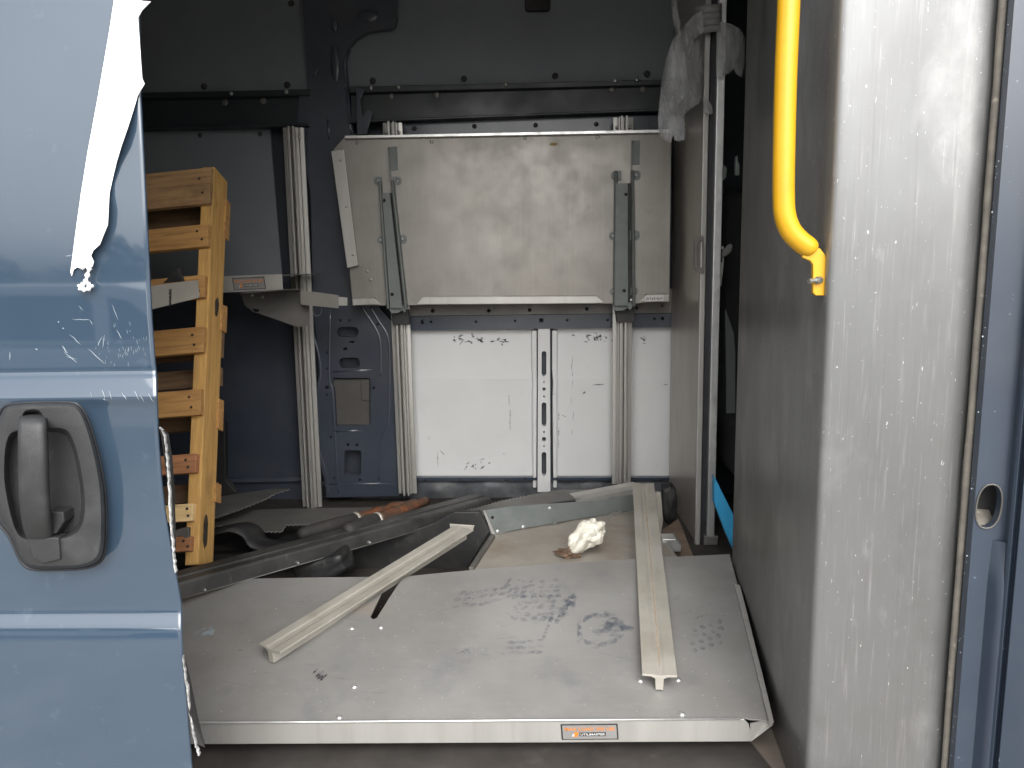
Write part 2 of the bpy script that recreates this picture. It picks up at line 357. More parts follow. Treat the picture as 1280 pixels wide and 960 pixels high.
for wx in (-5.7, -3.0):
    for wy in (-5.85, -4.35):
        make('wheel', *tube_vf([(wx, wy, -.24), (wx, wy + .2, -.24)], .32, 20), M_rubber, cr_, bevel=.02)

# ------------------------------------------------------------------ THE VAN BODY
van = empty('delivery_van', (0, 2, -.56), 'dark blue delivery van with its side door slid open on a stripped cargo bay', 'van')
XB, XF, YN, YF, ZR = -2.75, 1.95, 1.13, 2.95, 1.98
fl = G()
fl.add(*box_vf((XB, YN, -.05), (XF, YF, 0)))
fl.build('floor', M_floor, van)
p0 = at(938, 928, Z=.0); p1 = at(975, 962, Z=.0)
solid('floor_trim', [Vector((p0.x, p0.y, .001)), Vector((p1.x - .002, p1.y - .06, .001)), Vector((.47, 1.2, .001)), Vector((.47, p0.y + .05, .001))], (0, 0, .004), M_trimfloor, van)
box('side_wall', (XB, 2.95, -.1), (XF, 3.02, ZR), M_wallskin, van)
M_bounce = mat('pale_bounce_liner', (.66, .66, .65), (.72, .72, .71), 4, .7)  # pale on unseen inner faces, to bounce light into the bay
box('roof', (XB, YN - .06, ZR), (XF, 3.02, ZR + .05), M_bounce, van)
box('bounce_liner', (XB, YN + .002, .02), (-.64, YN + .012, ZR - .02), M_bounce, van)  # unseen sheet added to throw more light into the bay
box('rear_end', (XB - .05, YN - .06, -.1), (XB, 3.02, ZR), M_bounce, van)
box('cab_end', (XF, YN - .06, -.1), (XF + .05, 3.02, ZR), M_wallskin, van)
ow = G()
ow.add(*box_vf((XB, 1.07, -.3), (-.62, YN, ZR)))                   # rear flank behind the open door
ow.add(*box_vf((-.62, 1.07, 1.84), (.60, YN, ZR)))                 # header over the opening
ow.add(*box_vf((-.62, 1.07, -.3), (.60, YN, -.03)))                # rocker under the opening
ow.add(*box_vf((.78, 1.05, -.3), (XF, YN, ZR)))                    # cab flank
ow.build('outer_flank', M_door, van)
# --- jamb pillar at the right edge
def jx(px, Y): return at(px, 640, Y=Y).x
ang = [(1207, 1.10), (1211, 1.072), (1213.5, 1.070), (1215, 1.066), (1216.5, 1.0675), (1217.5, 1.060)]
prof = [(jx(p, y), y) for p, y in ang]
xh0, xh1 = jx(1217.5, 1.06), jx(1258, 1.05)
xs = xh1; tailp = [(jx(1258, 1.05), 1.05), (jx(1263, 1.035), 1.035), (jx(1268, 1.03), 1.03), (jx(1273, 1.034), 1.034), (jx(1276, 1.02), 1.02), (jx(1330, .995), .995), (jx(1400, .99), .99)]
def upright_strip(name, pr, m, back=.03, z0=-.25, z1=1.95):
    v = [Vector((x, y, z)) for z in (z0, z1) for x, y in pr] ; k = len(pr)
    v += [p + Vector((.004, back, 0)) for p in v]
    f = []
    for i in range(k - 1): f += [(i, i + 1, k + i + 1, k + i), (2 * k + i + 1, 2 * k + i, 3 * k + i, 3 * k + i + 1)]
    f += [(0, k, 3 * k, 2 * k), (k - 1, 3 * k - 1, 4 * k - 1, 2 * k - 1)]
    for i in range(k - 1): f += [(i, 2 * k + i, 2 * k + i + 1, i + 1), (k + i, k + i + 1, 3 * k + i + 1, 3 * k + i)]
    return make(name, v, f, m, van, bevel=.0025, seg=3)
jam = upright_strip('door_pillar', prof, M_jamb)
upright_strip('pillar_edge_fold', tailp, M_jamb)
zc = at(1236, 633, Y=1.055); hole = [Vector((zc.x + .0152 * math.copysign(abs(math.cos(a)) ** .85, math.cos(a)) + .0020 * math.sin(a), 0, zc.z + .0325 * math.copysign(abs(math.sin(a)) ** .85, math.sin(a)))) for a in [2 * math.pi * i / 20 for i in range(20)]]
def jy(x): return 1.06 + (x - xh0) / (xh1 - xh0) * -.010
face = [Vector((xh0, 1.06, -.25)), Vector((xh1, 1.05, -.25)), Vector((xh1, 1.05, 1.95)), Vector((xh0, 1.06, 1.95))]
hole3 = [Vector((h.x, jy(h.x), h.z)) for h in hole]
v, f = prism_vf([face, hole3], (0, .012, 0))
jf = make('pillar_face', v, f, M_jamb, van)
v, f = tube_vf([(p.x, p.y - .001, p.z) for p in hole3 + hole3[:1]], .0013, 6, False)
make('hole_rim', v, f, M_greymetal, jf, smooth=True)
box('hole_backing', (zc.x - .021, 1.088, zc.z - .06), (zc.x + .03, 1.093, zc.z + .06), M_blackplastic, jf)
solid('hole_dirt', [Vector((zc.x - .0145, 1.066, zc.z - .036)), Vector((zc.x + .02, 1.066, zc.z - .036)), Vector((zc.x + .02, 1.087, zc.z - .016)), Vector((zc.x - .0145, 1.087, zc.z - .012))], (0, 0, -.004), M_caulk, jf)
# lower bulge on the pillar
v = []; f = []; nx, nz = 14, 26
za, zb_ = at(1255, 676, Y=1.05).z, -.22
for j in range(nz + 1):
    z = za + (zb_ - za) * j / nz; t = min(1, (za - z) / .075); t = t * t * (3 - 2 * t)
    for i in range(nx + 1):
        q = i / nx; x = jx(1240, 1.053) + (jx(1264, 1.04) - jx(1240, 1.053)) * q
        v.append((x, 1.0545 + (1.037 - 1.0545) * q - .0115 * t * math.sin(math.pi * min(1, q * 1.25 * .5 + .18 * q)) ** 1.6 + .0032, z))
for j in range(nz):
    for i in range(nx): f.append((j * (nx + 1) + i, j * (nx + 1) + i + 1, (j + 1) * (nx + 1) + i + 1, (j + 1) * (nx + 1) + i))
make('pillar_bulge', v, f, M_jamb, van, smooth=True)
# sealant bead between bulkhead sheet and pillar
ca = []
for i in range(60):
    z = -.2 + 2.15 * i / 59; ca.append((jx(1203, 1.088) + random.uniform(-.0003, .0003), 1.084 + random.uniform(-.0003, .0003), z))
tube('sealant_bead', ca, [.0054 + random.uniform(-.0003, .0004) for _ in ca], M_caulk, van, 8)
gnat = at(1229, 153, Y=1.06)
# chips along the pillar
gch = G()
for i in range(90):
    py = random.uniform(20, 950); x0 = jx(random.choice((1210, 1212, 1213, 1219)) + random.uniform(-1, 1.5), 1.07)
    c = Vector((x0, 1.0685 if random.random() < .5 else 1.066, at(1212, py, Y=1.07).z)); r = random.choice((.0004, .0005, .0006, .0008, .0015))
    gch.add(*dome_vf(c, (0, -1, 0), r, .0006, 5))
gch.build('paint_chips', M_scratchw, van); bpy.data.objects['paint_chips']['kind'] = 'stuff'

# --- sliding door skin (sub-parts: handle pieces, scratches, torn edges)
DY = 1.02
rows = [(-260, .012, 168), (-120, .0065, 171), (0, .0030, 174), (60, .0020, 175), (120, .0013, 176), (200, .0007, 180), (300, .0003, 185), (400, .0001, 190), (440, .00005, 193), (455, 0, 194), (462, 0, 195), (465, .0006, 195.4), (469, -.004, 195.6), (474, -.0065, 195.8), (485, -.0115, 196), (493, -.015, 196.2), (497, -.0162, 196.2), (499, -.0155, 196.2), (503, -.0130, 196.5), (512, -.0098, 197), (535, -.0085, 197.5), (560, -.0078, 199), (600, -.0074, 202), (640, -.0070, 206.5), (680, -.0070, 213.5), (700, -.0072, 217.3), (755, -.0082, 226.5), (763, -.0084, 227), (767, -.0092, 227), (771, -.0108, 227), (778, -.0138, 227), (785, -.0164, 227), (795, -.0186, 227.3), (808, -.0203, 228), (820, -.0209, 228.5), (840, -.0212, 230), (900, -.0210, 235), (960, -.0200, 240), (1060, -.016, 248), (1180, -.010, 258)]
def door_y(py):
    for (a, da, _), (b_, db, _) in zip(rows, rows[1:]):
        if a <= py <= b_: return DY + da + (db - da) * (py - a) / (b_ - a)
    return DY + .02
xsd = [0, .002, .006, .02, .06, .12, .2, .32, .5, .8, 1.1]
v = []; f = []; nc = len(xsd)
for py, d, ex in rows:
    p = at(ex, py, Y=DY + d)
    for k, dx in enumerate(xsd):
        back = .0022 if k == 0 else 0
        v.append(Vector((p.x - dx, DY + d + back + noise.noise(Vector((dx * 5, p.z * 4, 3))) * .0006, p.z)))
for i in range(len(rows) - 1):
    for k in range(nc - 1): f.append((i * nc + k, i * nc + k + 1, (i + 1) * nc + k + 1, (i + 1) * nc + k))
door = make('sliding_door', v, f, M_door, van, smooth=True)
sm = door.modifiers.new('skin', 'SOLIDIFY'); sm.thickness = .0015; sm.offset = -1
tag(door, 'blue sliding door skin with torn edge and grey handle')
# make sure the solidified side grows inwards (+Y)
if sum(p.normal.y for p in door.data.polygons) > 0: door.data.flip_normals()
def dpt(px, py, off=0.0): return at(px, py, Y=door_y(py) - off)
# inner frame of the door, set back from the edge
box('door_inner_frame', (-1.7, 1.035, -.1), (-.66, 1.062, 1.6), M_blackplastic, door)
# handle
HY = .992
outer = [(-6, 640), (-9, 590), (-7, 545), (2, 516), (14, 507), (50, 504), (84, 504), (98, 508), (107, 522), (116, 548), (125, 585), (130, 620), (131, 660), (129, 688), (122, 702), (104, 709), (70, 711), (40, 710), (27, 700), (14, 672), (2, 656)]
outer = spline_closed(outer, 3)
inner = [(9, 562), (15, 544), (26, 538), (30, 520), (36, 515), (48, 515), (54, 522), (55, 535), (80, 538), (90, 552), (98, 580), (103, 612), (104, 640), (99, 658), (88, 668), (70, 672), (34, 672), (22, 662), (14, 636), (8, 600)]
inner = spline_closed(inner, 3)
L0 = [at(x, y, Y=HY) for x, y in outer]; L1 = [at(x, y, Y=HY) for x, y in inner]
cx, cy = 62, 605
face_o = [at(cx + (x - cx) * .93, cy + (y - cy) * .965, Y=HY - .008) for x, y in outer]
v = []; f = []
no, ni = len(outer), len(inner)
inn_f = [at(cx + (x - cx) * 1.05, cy + (y - cy) * 1.03, Y=HY - .008) for x, y in inner]
inn_m = [at(x, y, Y=HY - .001) for x, y in inner]
inn_b = [at(cx + (x - cx) * .94, cy + (y - cy) * .95, Y=HY + .0175) for x, y in inner]
base_o = [at(x, y, Y=DY - .004) for x, y in outer]
v = base_o + L0 + face_o
for s in range(2):
    for i in range(no): f.append((s * no + i, s * no + (i + 1) % no, (s + 1) * no + (i + 1) % no, (s + 1) * no + i))
o0 = 2 * no; n0 = len(v); v += inn_f + inn_m + inn_b
for t in tessellate_polygon([face_o, inn_f]):
    f.append(tuple(o0 + i if i < no else n0 + i - no for i in t))
for s in range(2):
    for i in range(ni): f.append((n0 + s * ni + i, n0 + s * ni + (i + 1) % ni, n0 + (s + 1) * ni + (i + 1) % ni, n0 + (s + 1) * ni + i))
f.append(tuple(n0 + 2 * ni + i for i in range(ni)))
bz = make('handle_bezel', v, f, M_bezel, door, bevel=.0018, seg=3, smooth=True)
gk = outer; ring = [at(x, y, Y=door_y(min(max(y, 505), 715)) - .001) for x, y in [(cx + (x - cx) * 1.025, cy + (y - cy) * 1.012) for x, y in outer]]
v, f = tube_vf(ring + ring[:1], .0022, 6, False); make('bezel_gasket', v, f, M_rubber, door, smooth=True)
bar = [(41, 517, HY + .006), (41, 523, HY - .012), (41, 536, HY - .022), (42, 575, HY - .028), (43, 615, HY - .026), (46, 650, HY - .018), (50, 668, HY - .008), (52, 676, HY + .002)]
bs = spline(bar, 4); v = []; f = []
for i, (px, py, yy) in enumerate(bs):
    t = i / (len(bs) - 1); wid = .0150 + .0035 * math.sin(t * math.pi) + .002 * t; th = .008
    c = at(px, py, Y=yy)
    for j in range(10):
        a = 2 * math.pi * j / 10; sx = math.copysign(abs(math.cos(a)) ** .55, math.cos(a)); sy = math.copysign(abs(math.sin(a)) ** .55, math.sin(a))
        v.append(c + Vector((sx * wid, sy * th, 0)))
for i in range(len(bs) - 1):
    for j in range(10): f.append((i * 10 + j, i * 10 + (j + 1) % 10, (i + 1) * 10 + (j + 1) % 10, (i + 1) * 10 + j))
f += [tuple(range(10)), tuple((len(bs) - 1) * 10 + j for j in range(10))]
make('pull_bar', v, f, M_bezel, door, smooth=True)
plate('lock_block', [(33, 672), (73, 672), (75, 700), (54, 705), (40, 698)], HY - .012, .02, M_bezel, door, bevel=.002)
plate('lever_step', [(60, 639), (79, 640), (80, 652), (70, 668), (58, 668)], HY - .006, .03, M_bezel, door, bevel=.002)
M_torn = mat('bare_torn_edge', (.45, .45, .44), (.16, .16, .16), 160, .5, 0, .1, .3, 300)
# torn fringes of the skin
def ribbon_px(name, pts, wpx0, m, parent, dep=.004):
    v = []; f = []
    for i, (px, py, Y) in enumerate(pts):
        Y -= .012; wpx = wpx0 * (.35 + .65 * math.sin(math.pi * min(1, (i + .3) / (len(pts) * .55)) * .5)); j = random.uniform(-.6, .6); a = at(px - wpx * .5 + j, py, Y=Y); b_ = at(px + wpx * .5 + j + random.uniform(-.5, .8), py, Y=Y + .001)
        v += [a, b_, b_ + Vector((0, dep, 0)), a + Vector((0, dep, 0))]
    for i in range(len(pts) - 1):
        for j in range(4): f.append((i * 4 + j, i * 4 + (j + 1) % 4, (i + 1) * 4 + (j + 1) % 4, (i + 1) * 4 + j))
    f += [(0, 1, 2, 3), tuple((len(pts) - 1) * 4 + j for j in (3, 2, 1, 0))]
    return make(name, v, f, m, parent)
def dens(P, n): return spline(P, n)
solid('gap_dark', [dpt(198, 534) + Vector((0, .004, 0)), dpt(205, 545) + Vector((0, .012, 0)), dpt(208.5, 575) + Vector((0, .015, 0)), dpt(211, 610) + Vector((0, .015, 0)), dpt(214, 660) + Vector((0, .012, 0)), dpt(217, 690) + Vector((0, .006, 0)), dpt(206, 600) + Vector((0, .006, 0))], (0, .0015, 0), M_blackplastic, door)  # black sheet stands in for the dark gap inside the fringe
ribbon_px('torn_edge', dens([(199, 534, DY - .004), (205, 545, DY + .002), (208, 570, DY + .006), (210.5, 605, DY + .006), (213, 650, DY + .004), (216, 688, DY - .002), (219, 716, DY - .006)], 9), 1.9, M_torn, door)
solid('gap_dark', [dpt(229, 822) + Vector((0, .004, 0)), dpt(233.5, 858) + Vector((0, .012, 0)), dpt(240, 905) + Vector((0, .018, 0)), dpt(248, 946) + Vector((0, .022, 0)), dpt(242, 940) + Vector((0, .016, 0)), dpt(234, 890) + Vector((0, .004, 0))], (0, .0015, 0), M_blackplastic, door)  # black sheet again in place of the dark gap
ribbon_px('torn_edge', dens([(228, 820, DY - .018), (232, 850, DY - .010), (237, 890, DY - .004), (243, 925, DY), (248.5, 945, DY)], 9), 2.1, M_torn, door)
# scratches in the paint
gs = G()
def scratch(x0, y0, x1, y1, wd):
    n = 5; P = []
    for i in range(n + 1):
        t = i / n; P.append(dpt(x0 + (x1 - x0) * t + random.uniform(-.5, .5), y0 + (y1 - y0) * t + random.uniform(-.5, .5), .0006))
    d = (P[-1] - P[0]).normalized(); s = d.cross(Vector((0, 1, 0))).normalized() * wd * .6
    v = []
    for i, p in enumerate(P):
        k = math.sin(math.pi * (i + .4) / (n + .8)); v += [p + s * k, p - s * k]
    gs.add(v, [(2 * i, 2 * i + 1, 2 * i + 3, 2 * i + 2) for i in range(n)])
for q in [(87, 418, 101, 431, .0007), (110, 436, 131, 455, .0007), (78, 432, 84, 441, .0012), (80, 440, 96, 453, .0008), (82, 446, 96, 449, .0005), (90, 399, 113, 400, .0006), (113, 400, 115, 406, .0006), (98, 382, 104, 388, .0006), (146, 412, 152, 424, .0006), (122, 432, 128, 420, .0006), (128, 435, 131, 418, .0005), (140, 380, 148, 400, .0005),
          (82, 320, 90, 319, .0006), (12, 440, 12, 450, .0009), (44, 436, 47, 437, .0012), (72, 402, 74, 403, .0013), (78, 410, 80, 411, .0012)]: scratch(*q)
for q in [(128, 487, 131, 498, .0009), (136, 488, 140, 499, .0007), (152, 490, 158, 500, .0009), (168, 488, 174, 500, .0008), (175, 494, 180, 502, .0007), (185, 492, 192, 503, .0009), (113, 490, 115, 496, .0006), (129, 499, 133, 500, .0014)]: scratch(*q)
for i in range(40):
    x = random.uniform(120, 185); y = random.gauss(435, 14); scratch(x, y, x + random.uniform(-2, 2), y + random.uniform(2, 7), .0003)
sc = gs.build('paint_scratches', M_scratchw, door); sc['kind'] = 'stuff'

# --- white film torn off the door
film = [(143, -40), (143, 0), (136, 45), (123, 120), (110, 190), (101.5, 243), (95, 290), (88.5, 340), (90, 345), (92.5, 337), (97, 334), (104, 337), (108, 334), (110, 337), (116, 333), (117.5, 327), (114, 320), (117, 313), (125, 306), (128.5, 297), (135, 281), (136, 262), (137, 242), (140, 228), (146, 203), (153, 180), (160, 160), (167, 138), (172, 121), (178, 110), (181, 105), (178, 98), (176, 70), (174, 40), (173, 22), (178, 13), (189, 2), (178, 1), (173, -3), (173, -40)]
L = []
for i, (x, y) in enumerate(film):
    off = .0035
    if x >= 176 or (y > 295 and x > 104): off = .012
    elif i > 13 and x > 104: off = .0075 + .004 * math.sin(i * 1.3)
    L.append(dpt(x, y, off))
tr = [tuple(t) for t in tessellate_polygon([[Vector((x, y, 0)) for x, y in film]])]
film_o = make('torn_film', L, tr, M_film); tag(film_o, 'bright white torn strip of film hanging down the blue sliding door', 'torn film')
s_ = film_o.modifiers.new('t', 'SOLIDIFY'); s_.thickness = .0008
tail = [dpt(x, y, .010) for x, y in spline([(112, 334), (109, 345), (106, 354), (100, 357), (101, 361), (108, 362), (114, 358), (110, 355)], 5)]
tube('dangling_curl', tail, [.0026 + .0012 * math.sin(i * 1.7) for i in range(len(tail))], M_film, film_o, 7)

# ------------------------------------------------------------------ far side of the cargo bay (parts of the van)
WY = 2.95
plate('upper_liner_panel', [(425, -160), (850, -160), (846, 100), (425, 110)], 2.90, .012, M_liner, van)
plate('upper_liner_panel', [(60, -160), (380, -160), (386, 116), (60, 120)], 2.90, .012, M_liner, van)
cl = [(466, 101), (580, 98.5), (694, 95), (809, 92.5)]
rivets('liner_clip', [at(x, y, Y=2.90) for x, y in cl] + [at(255, 108, Y=2.90), at(359, 106, Y=2.9), at(364, 4, Y=2.9)], (0, -1, 0), .012, .007, M_blackplastic, van)
plate('black_box', rrect(656, -16, 688, 12.5, 5), 2.87, .03, M_blackplastic, van, bevel=.004)  # small rounded black box at the top of the liner
# black cross rail
def crossrail(name, x0, x1, yt0, yt1, yb0, yb1, lip):
    a0, a1 = at(x0, yt0, Y=2.84), at(x1, yt1, Y=2.84); b0, b1 = at(x0, yb0, Y=2.84), at(x1, yb1, Y=2.84)
    pr = []
    for t, (A, B) in ((0, (a0, b0)), (1, (a1, b1))):
        h = B - A
        for fr, y in ((0, .055), (0, .012), (.16, .012), (.20, .032), (.90, .032), (.93, 0), (1.0, 0), (1.0, .06)):
            pr.append(A + h * fr + Vector((0, y, 0)))
    f = [(i, (i + 1) % 8, 8 + (i + 1) % 8, 8 + i) for i in range(8)] + [tuple(range(8)), tuple(reversed(range(8, 16)))]
    return make(name, pr, f, M_black, van, bevel=.002)
cr1 = crossrail('cross_rail', 436, 838, 107.5, 98, 153.5, 138, 1)
cr2 = crossrail('cross_rail', 60, 386, 117, 110.5, 163, 157.5, 1)
rivets('rail_screw', [at(x, y, Y=2.85) for x, y in [(463.5, 110), (498.5, 109), (632.5, 105.5), (769, 101), (796, 100), (358, 115), (289, 117)]], (0, -1, 0), .008, .006, M_steel, van)
rivets('rail_washer', [at(x, y, Y=2.870) for x, y in [(489, 120.5), (546, 118.5), (765, 111.5), (804, 111.5), (329, 126), (281, 128)]], (0, -1, 0), .0125, .004, M_greymetal, van)
# strips above and below the folded shelf
plate('upper_belt', [(497, 150), (842, 143), (842, 172), (497, 178)], 2.89, .02, M_jamb, van, bevel=.002)
rivets('liner_clip', [at(x, y, Y=2.89) for x, y in [(518, 160.5), (593, 158), (669.5, 156.5), (745.5, 155.5)]], (0, -1, 0), .009, .005, M_blackplastic, van)
hl = [circ(541, 388.5, 2.6), circ(611, 388.5, 2.6), circ(662, 387.5, 2.6), circ(733.5, 386, 2.6), circ(796, 385, 2), circ(828, 382, 1.6)]
plate('belt_panel', [(508, 366), (842, 361), (842, 391), (508, 395)], 2.88, .012, M_greymetal, van, holes=hl)
hl = [rrect(526, 400, 530, 405, 1), circ(539, 402, 1.6), circ(595, 402, 1.6), circ(644, 401, 1.6), rrect(674, 398, 679, 403, 1), circ(709, 400, 1.6), circ(759.5, 400, 1.6), circ(818, 398.5, 1.6), rrect(826, 396, 830, 400, 1)]
plate('belt_panel', [(508, 395.5), (842, 391.5), (842, 409), (508, 413)], 2.89, .03, M_jamb, van, holes=hl)
# white lower panels with a crease
def white_panel(x0, x1):
    rws = [(408, 2.934), (440, 2.930), (474, 2.926), (510, 2.929), (560, 2.932), (598, 2.934)]
    v = []
    for py, Y in rws: v += [at(x0, py, Y=Y), at(x1, py, Y=Y)]
    n = len(v); v += [p + Vector((0, .01, 0)) for p in v]
    f = []
    for i in range(len(rws) - 1):
        a = 2 * i; f += [(a, a + 1, a + 3, a + 2), (n + a + 1, n + a, n + a + 2, n + a + 3), (a, a + 2, n + a + 2, n + a), (a + 1, n + a + 1, n + a + 3, a + 3)]
    f += [(0, n, n + 1, 1), (n - 2, n - 1, 2 * n - 1, 2 * n - 2)]
    return make('white_wall_panel', v, f, M_white, van)
wp1 = white_panel(505, 667); wp2 = white_panel(692, 850)
# black scuff marks on the white panels
gsc = G(); gsc2 = G()
def scuff(gg, x, y, l, a, wd):
    c = at(x, y, Y=2.934 - .008 * max(0, 1 - abs(y - 474) / (66 if y < 474 else 124)) - .0016); d = Vector((math.cos(a), 0, math.sin(a))) * l * 1.25; wd *= 1.5; s = Vector((-math.sin(a), 0, math.cos(a))) * wd
    gg.add([c - d, c - d * .3 + s * random.uniform(.4, 1.2), c + d * .5 + s * random.uniform(.3, 1), c + d, c + d * .2 - s * random.uniform(.4, 1.2), c - d * .6 - s * random.uniform(.3, 1)], [(0, 1, 2, 3, 4, 5)])
for x, y, n, sx, sy in [(575, 423, 9, 9, 3), (597, 424.5, 11, 10, 1.6), (625, 424, 6, 4, 4)]:
    for _ in range(n): scuff(gsc, random.gauss(x, sx), random.gauss(y, sy), random.uniform(.003, .011), random.uniform(-1.2, .9), random.uniform(.0015, .004))
for _ in range(12): scuff(gsc, random.gauss(598, 6), random.gauss(581, 3.5), random.uniform(.003, .011), R(40) + random.uniform(-.3, .3), .002)
scuff(gsc, 553, 566, .012, R(-50), .0012); scuff(gsc, 547, 575, .03, R(90), .001); scuff(gsc, 536, 548, .006, R(80), .001); scuff(gsc, 630, 567, .004, 0, .001)
for y in (500, 518, 530): scuff(gsc, 637 + random.uniform(-1, 1), y, .02, R(90), .001)
for x, y, n, sx, sy in [(741, 421, 16, 7, 2.5), (756, 424, 6, 5, 4), (804, 424, 5, 1.6, 3)]:
    for _ in range(n): scuff(gsc2, random.gauss(x, sx), random.gauss(y, sy), random.uniform(.003, .010), random.uniform(-1.4, .9), random.uniform(.0012, .0035))
for y in (450, 458, 466, 480, 500, 520, 540): scuff(gsc2, 714 + (458 - y) * -.02 + random.uniform(-2, 2), y, random.uniform(.01, .022), R(85), .0008)
scuff(gsc2, 748, 481, .02, R(2), .0018); scuff(gsc2, 730, 491, .007, R(25), .003); scuff(gsc2, 705, 520, .009, R(-25), .0012); scuff(gsc2, 832, 481, .009, 0, .0014)
for y in (520, 540, 555): scuff(gsc2, 698.5, y, .015, R(88), .001)
o = gsc.build('scuff_marks', M_scuff, wp1); o['kind'] = 'stuff'; o = gsc2.build('scuff_marks', M_scuff, wp2); o['kind'] = 'stuff'
# slotted rib between them
holes = [rrect(677, 439, 683, 470, 3), rrect(677, 503, 683, 533, 3), rrect(677, 565, 683, 595, 3), circ(680, 477.5, 1.2), circ(680, 486.5, 2.2), circ(680, 495.5, 1.2), circ(680, 540, 1.2), rrect(677.6, 546.5, 682.4, 552, 1.5), circ(680, 557.5, 1.2)]
rib = plate('slotted_rib', [(672.5, 411), (687.5, 411), (688, 615), (672, 615)], 2.895, .03, M_white, van, holes=holes, bevel=.002)
for x in ((664.5, 671), (690, 696.5)):
    P = [(x[0], 413), (x[1], 413), (x[1], 465), (x[1] + .3, 480), (x[1], 500), (x[1] - .5, 610), (x[0] + 1.6, 610), (x[0] + .6, 500), (x[0] + 1.2, 478), (x[0], 462)]
    plate('rib_flange', P, 2.905, .025, M_white, rib, bevel=.004)
box('rib_backing', tuple(at(674, 600, Y=2.932)), tuple(at(686, 420, Y=2.932) + Vector((0, .003, 0))), M_wallskin, rib)
# grimy lower sill with bulging insulation lumps
nx, nz = 70, 8; v = []; f = []
for j in range(nz + 1):
    for i in range(nx + 1):
        px = 440 + 410 * i / nx; py = 597.5 + 30 * j / nz
        lump = max(0, math.sin((px - 512) / 66 * math.pi * 2 * .5) ** 2) * .02 * math.sin(math.pi * j / nz) + noise.noise(Vector((px * .08, py * .1, 0))) * .006
        v.append(at(px, py, Y=2.935 - lump - (.02 if j == 0 else 0)))
for j in range(nz):
    for i in range(nx): f.append((j * (nx + 1) + i, j * (nx + 1) + i + 1, (j + 1) * (nx + 1) + i + 1, (j + 1) * (nx + 1) + i))
make('lower_sill', v, f, M_sill, van, smooth=True)
plate('sill_lip', [(511, 597), (842, 597), (842, 600.5), (511, 601)], 2.905, .03, M_jamb, van)
rivets('lip_clip', [at(x, y, Y=2.905) for x, y in [(532, 600), (577, 600.5), (633, 599), (826, 598.5), (655, 598)]], (0, -1, 0), .006, .006, M_rubber, van)
# left bay
plate('lower_liner_panel', [(60, 163), (337, 159), (353, 352), (60, 360)], 2.90, .012, M_liner, van)
rivets('liner_clip', [at(250, 169, Y=2.9), at(325, 167.5, Y=2.9)], (0, -1, 0), .009, .005, M_blackplastic, van)
plate('inner_skin', [(60, 350), (398, 345), (402, 640), (60, 660)], 2.935, .012, M_body, van)
a, b_ = at(80, 604, Y=2.93), at(400, 596, Y=2.93)
extr('skin_ledge', [(-.004, 0), (.01, 0), (.01, .02), (-.004, .012)], a, b_, (0, -1, 0), M_body, van)
plate('hanging_bracket', [(262, 528), (281, 528), (282, 600), (296, 616), (282, 623), (268, 620)], 2.80, .03, M_blackplastic, van, bevel=.004)
# stamped pillar between the bays
PO = [(376, -160), (378, 0), (386, 112), (374, 118), (372, 160), (388, 240), (392, 400), (397, 430), (401, 460), (398, 478), (392, 492), (394, 560), (400, 580), (406, 600), (408, 622), (500, 620), (499, 560), (497, 410), (470, 380), (470, 200), (441, 165), (439, 150), (434, 105), (431, 72), (436, 58), (446, 47), (459, 40), (475, 37), (489, 36), (494, 31), (496, 22), (496, -160)]
ph = [rrect(421, 408.5, 448, 421, 6), rrect(424, 447, 450, 460, 6), rrect(415.5, 472.5, 463, 532, 2, 2), rrect(430.5, 563, 451.5, 594, 2.5, 2), circ(425.5, 400.5, 1.5), circ(437, 400.5, 1.5), rrect(437, 426, 443, 428.6, 1, 2), rrect(429, 434.5, 434.5, 438, 1, 2), circ(408.5, 440.8, 1.4), rrect(408, 459.5, 412, 462, 1, 2), rrect(406.5, 482.5, 411, 486, 1, 2), circ(409, 493.5, 1.4), circ(467, 485, 1.8), circ(413.5, 546.5, 1.6), circ(435, 556, 1.7), circ(446, 556, 1.7), circ(450, 600, 1.8), circ(474, 603, 1.8), circ(418, 598, 1.3), rrect(470, 404, 478, 406.5, 1, 2)]
M_accplate = mat('brown_grey_plate', (.062, .058, .052), (.078, .073, .066), 9, .55)
pil = plate('wall_pillar', PO, 2.86, .03, M_body, van, holes=ph, bevel=.003)
plate('pillar_backing', [(405, 395), (475, 395), (475, 605), (405, 605)], 2.925, .006, M_wallskin, pil)
plate('access_plate', [(417, 474), (462, 473.5), (462, 531), (418, 531)], 2.884, .006, M_accplate, pil)
plate('plate_tab', [(450, 474), (462, 473.5), (462, 502), (452, 500)], 2.876, .006, M_accplate, pil, bevel=.002)
for pts in ([(452, 383), (462, 398), (472, 415), (476, 432), (476, 470)], [(463, 383), (474, 402), (484, 418), (487, 440), (487, 500), (485, 530), (477, 550), (474, 600)], [(413, 388), (412, 470), (416, 490), (420, 560), (424, 615)], [(387, 408), (398, 440), (401, 470), (393, 495)], [(396, 555), (408, 590), (411, 618)]):
    tube('stamped_ridge', [at(x, y, Y=2.8682) for x, y in spline(pts, 5)], .0098, M_body, pil, 8)
for pts in ([(418, 539), (455, 538)], [(402, 605), (498, 604)], [(416, 465), (474, 462)]):
    tube('stamped_ridge', [at(x, y, Y=2.8717) for x, y in pts], .0135, M_body, pil, 6)
for pts in ([(433, 110), (438, 160), (440, 168)], [(436, 62), (431, 76), (432, 105)], [(410, 150), (412, 175)], [(398, 85), (392, 97)], [(404, 57), (400, 62)]):
    tube('stamped_ridge', [at(x, y, Y=2.867) for x, y in pts], .009, M_body, pil, 6)
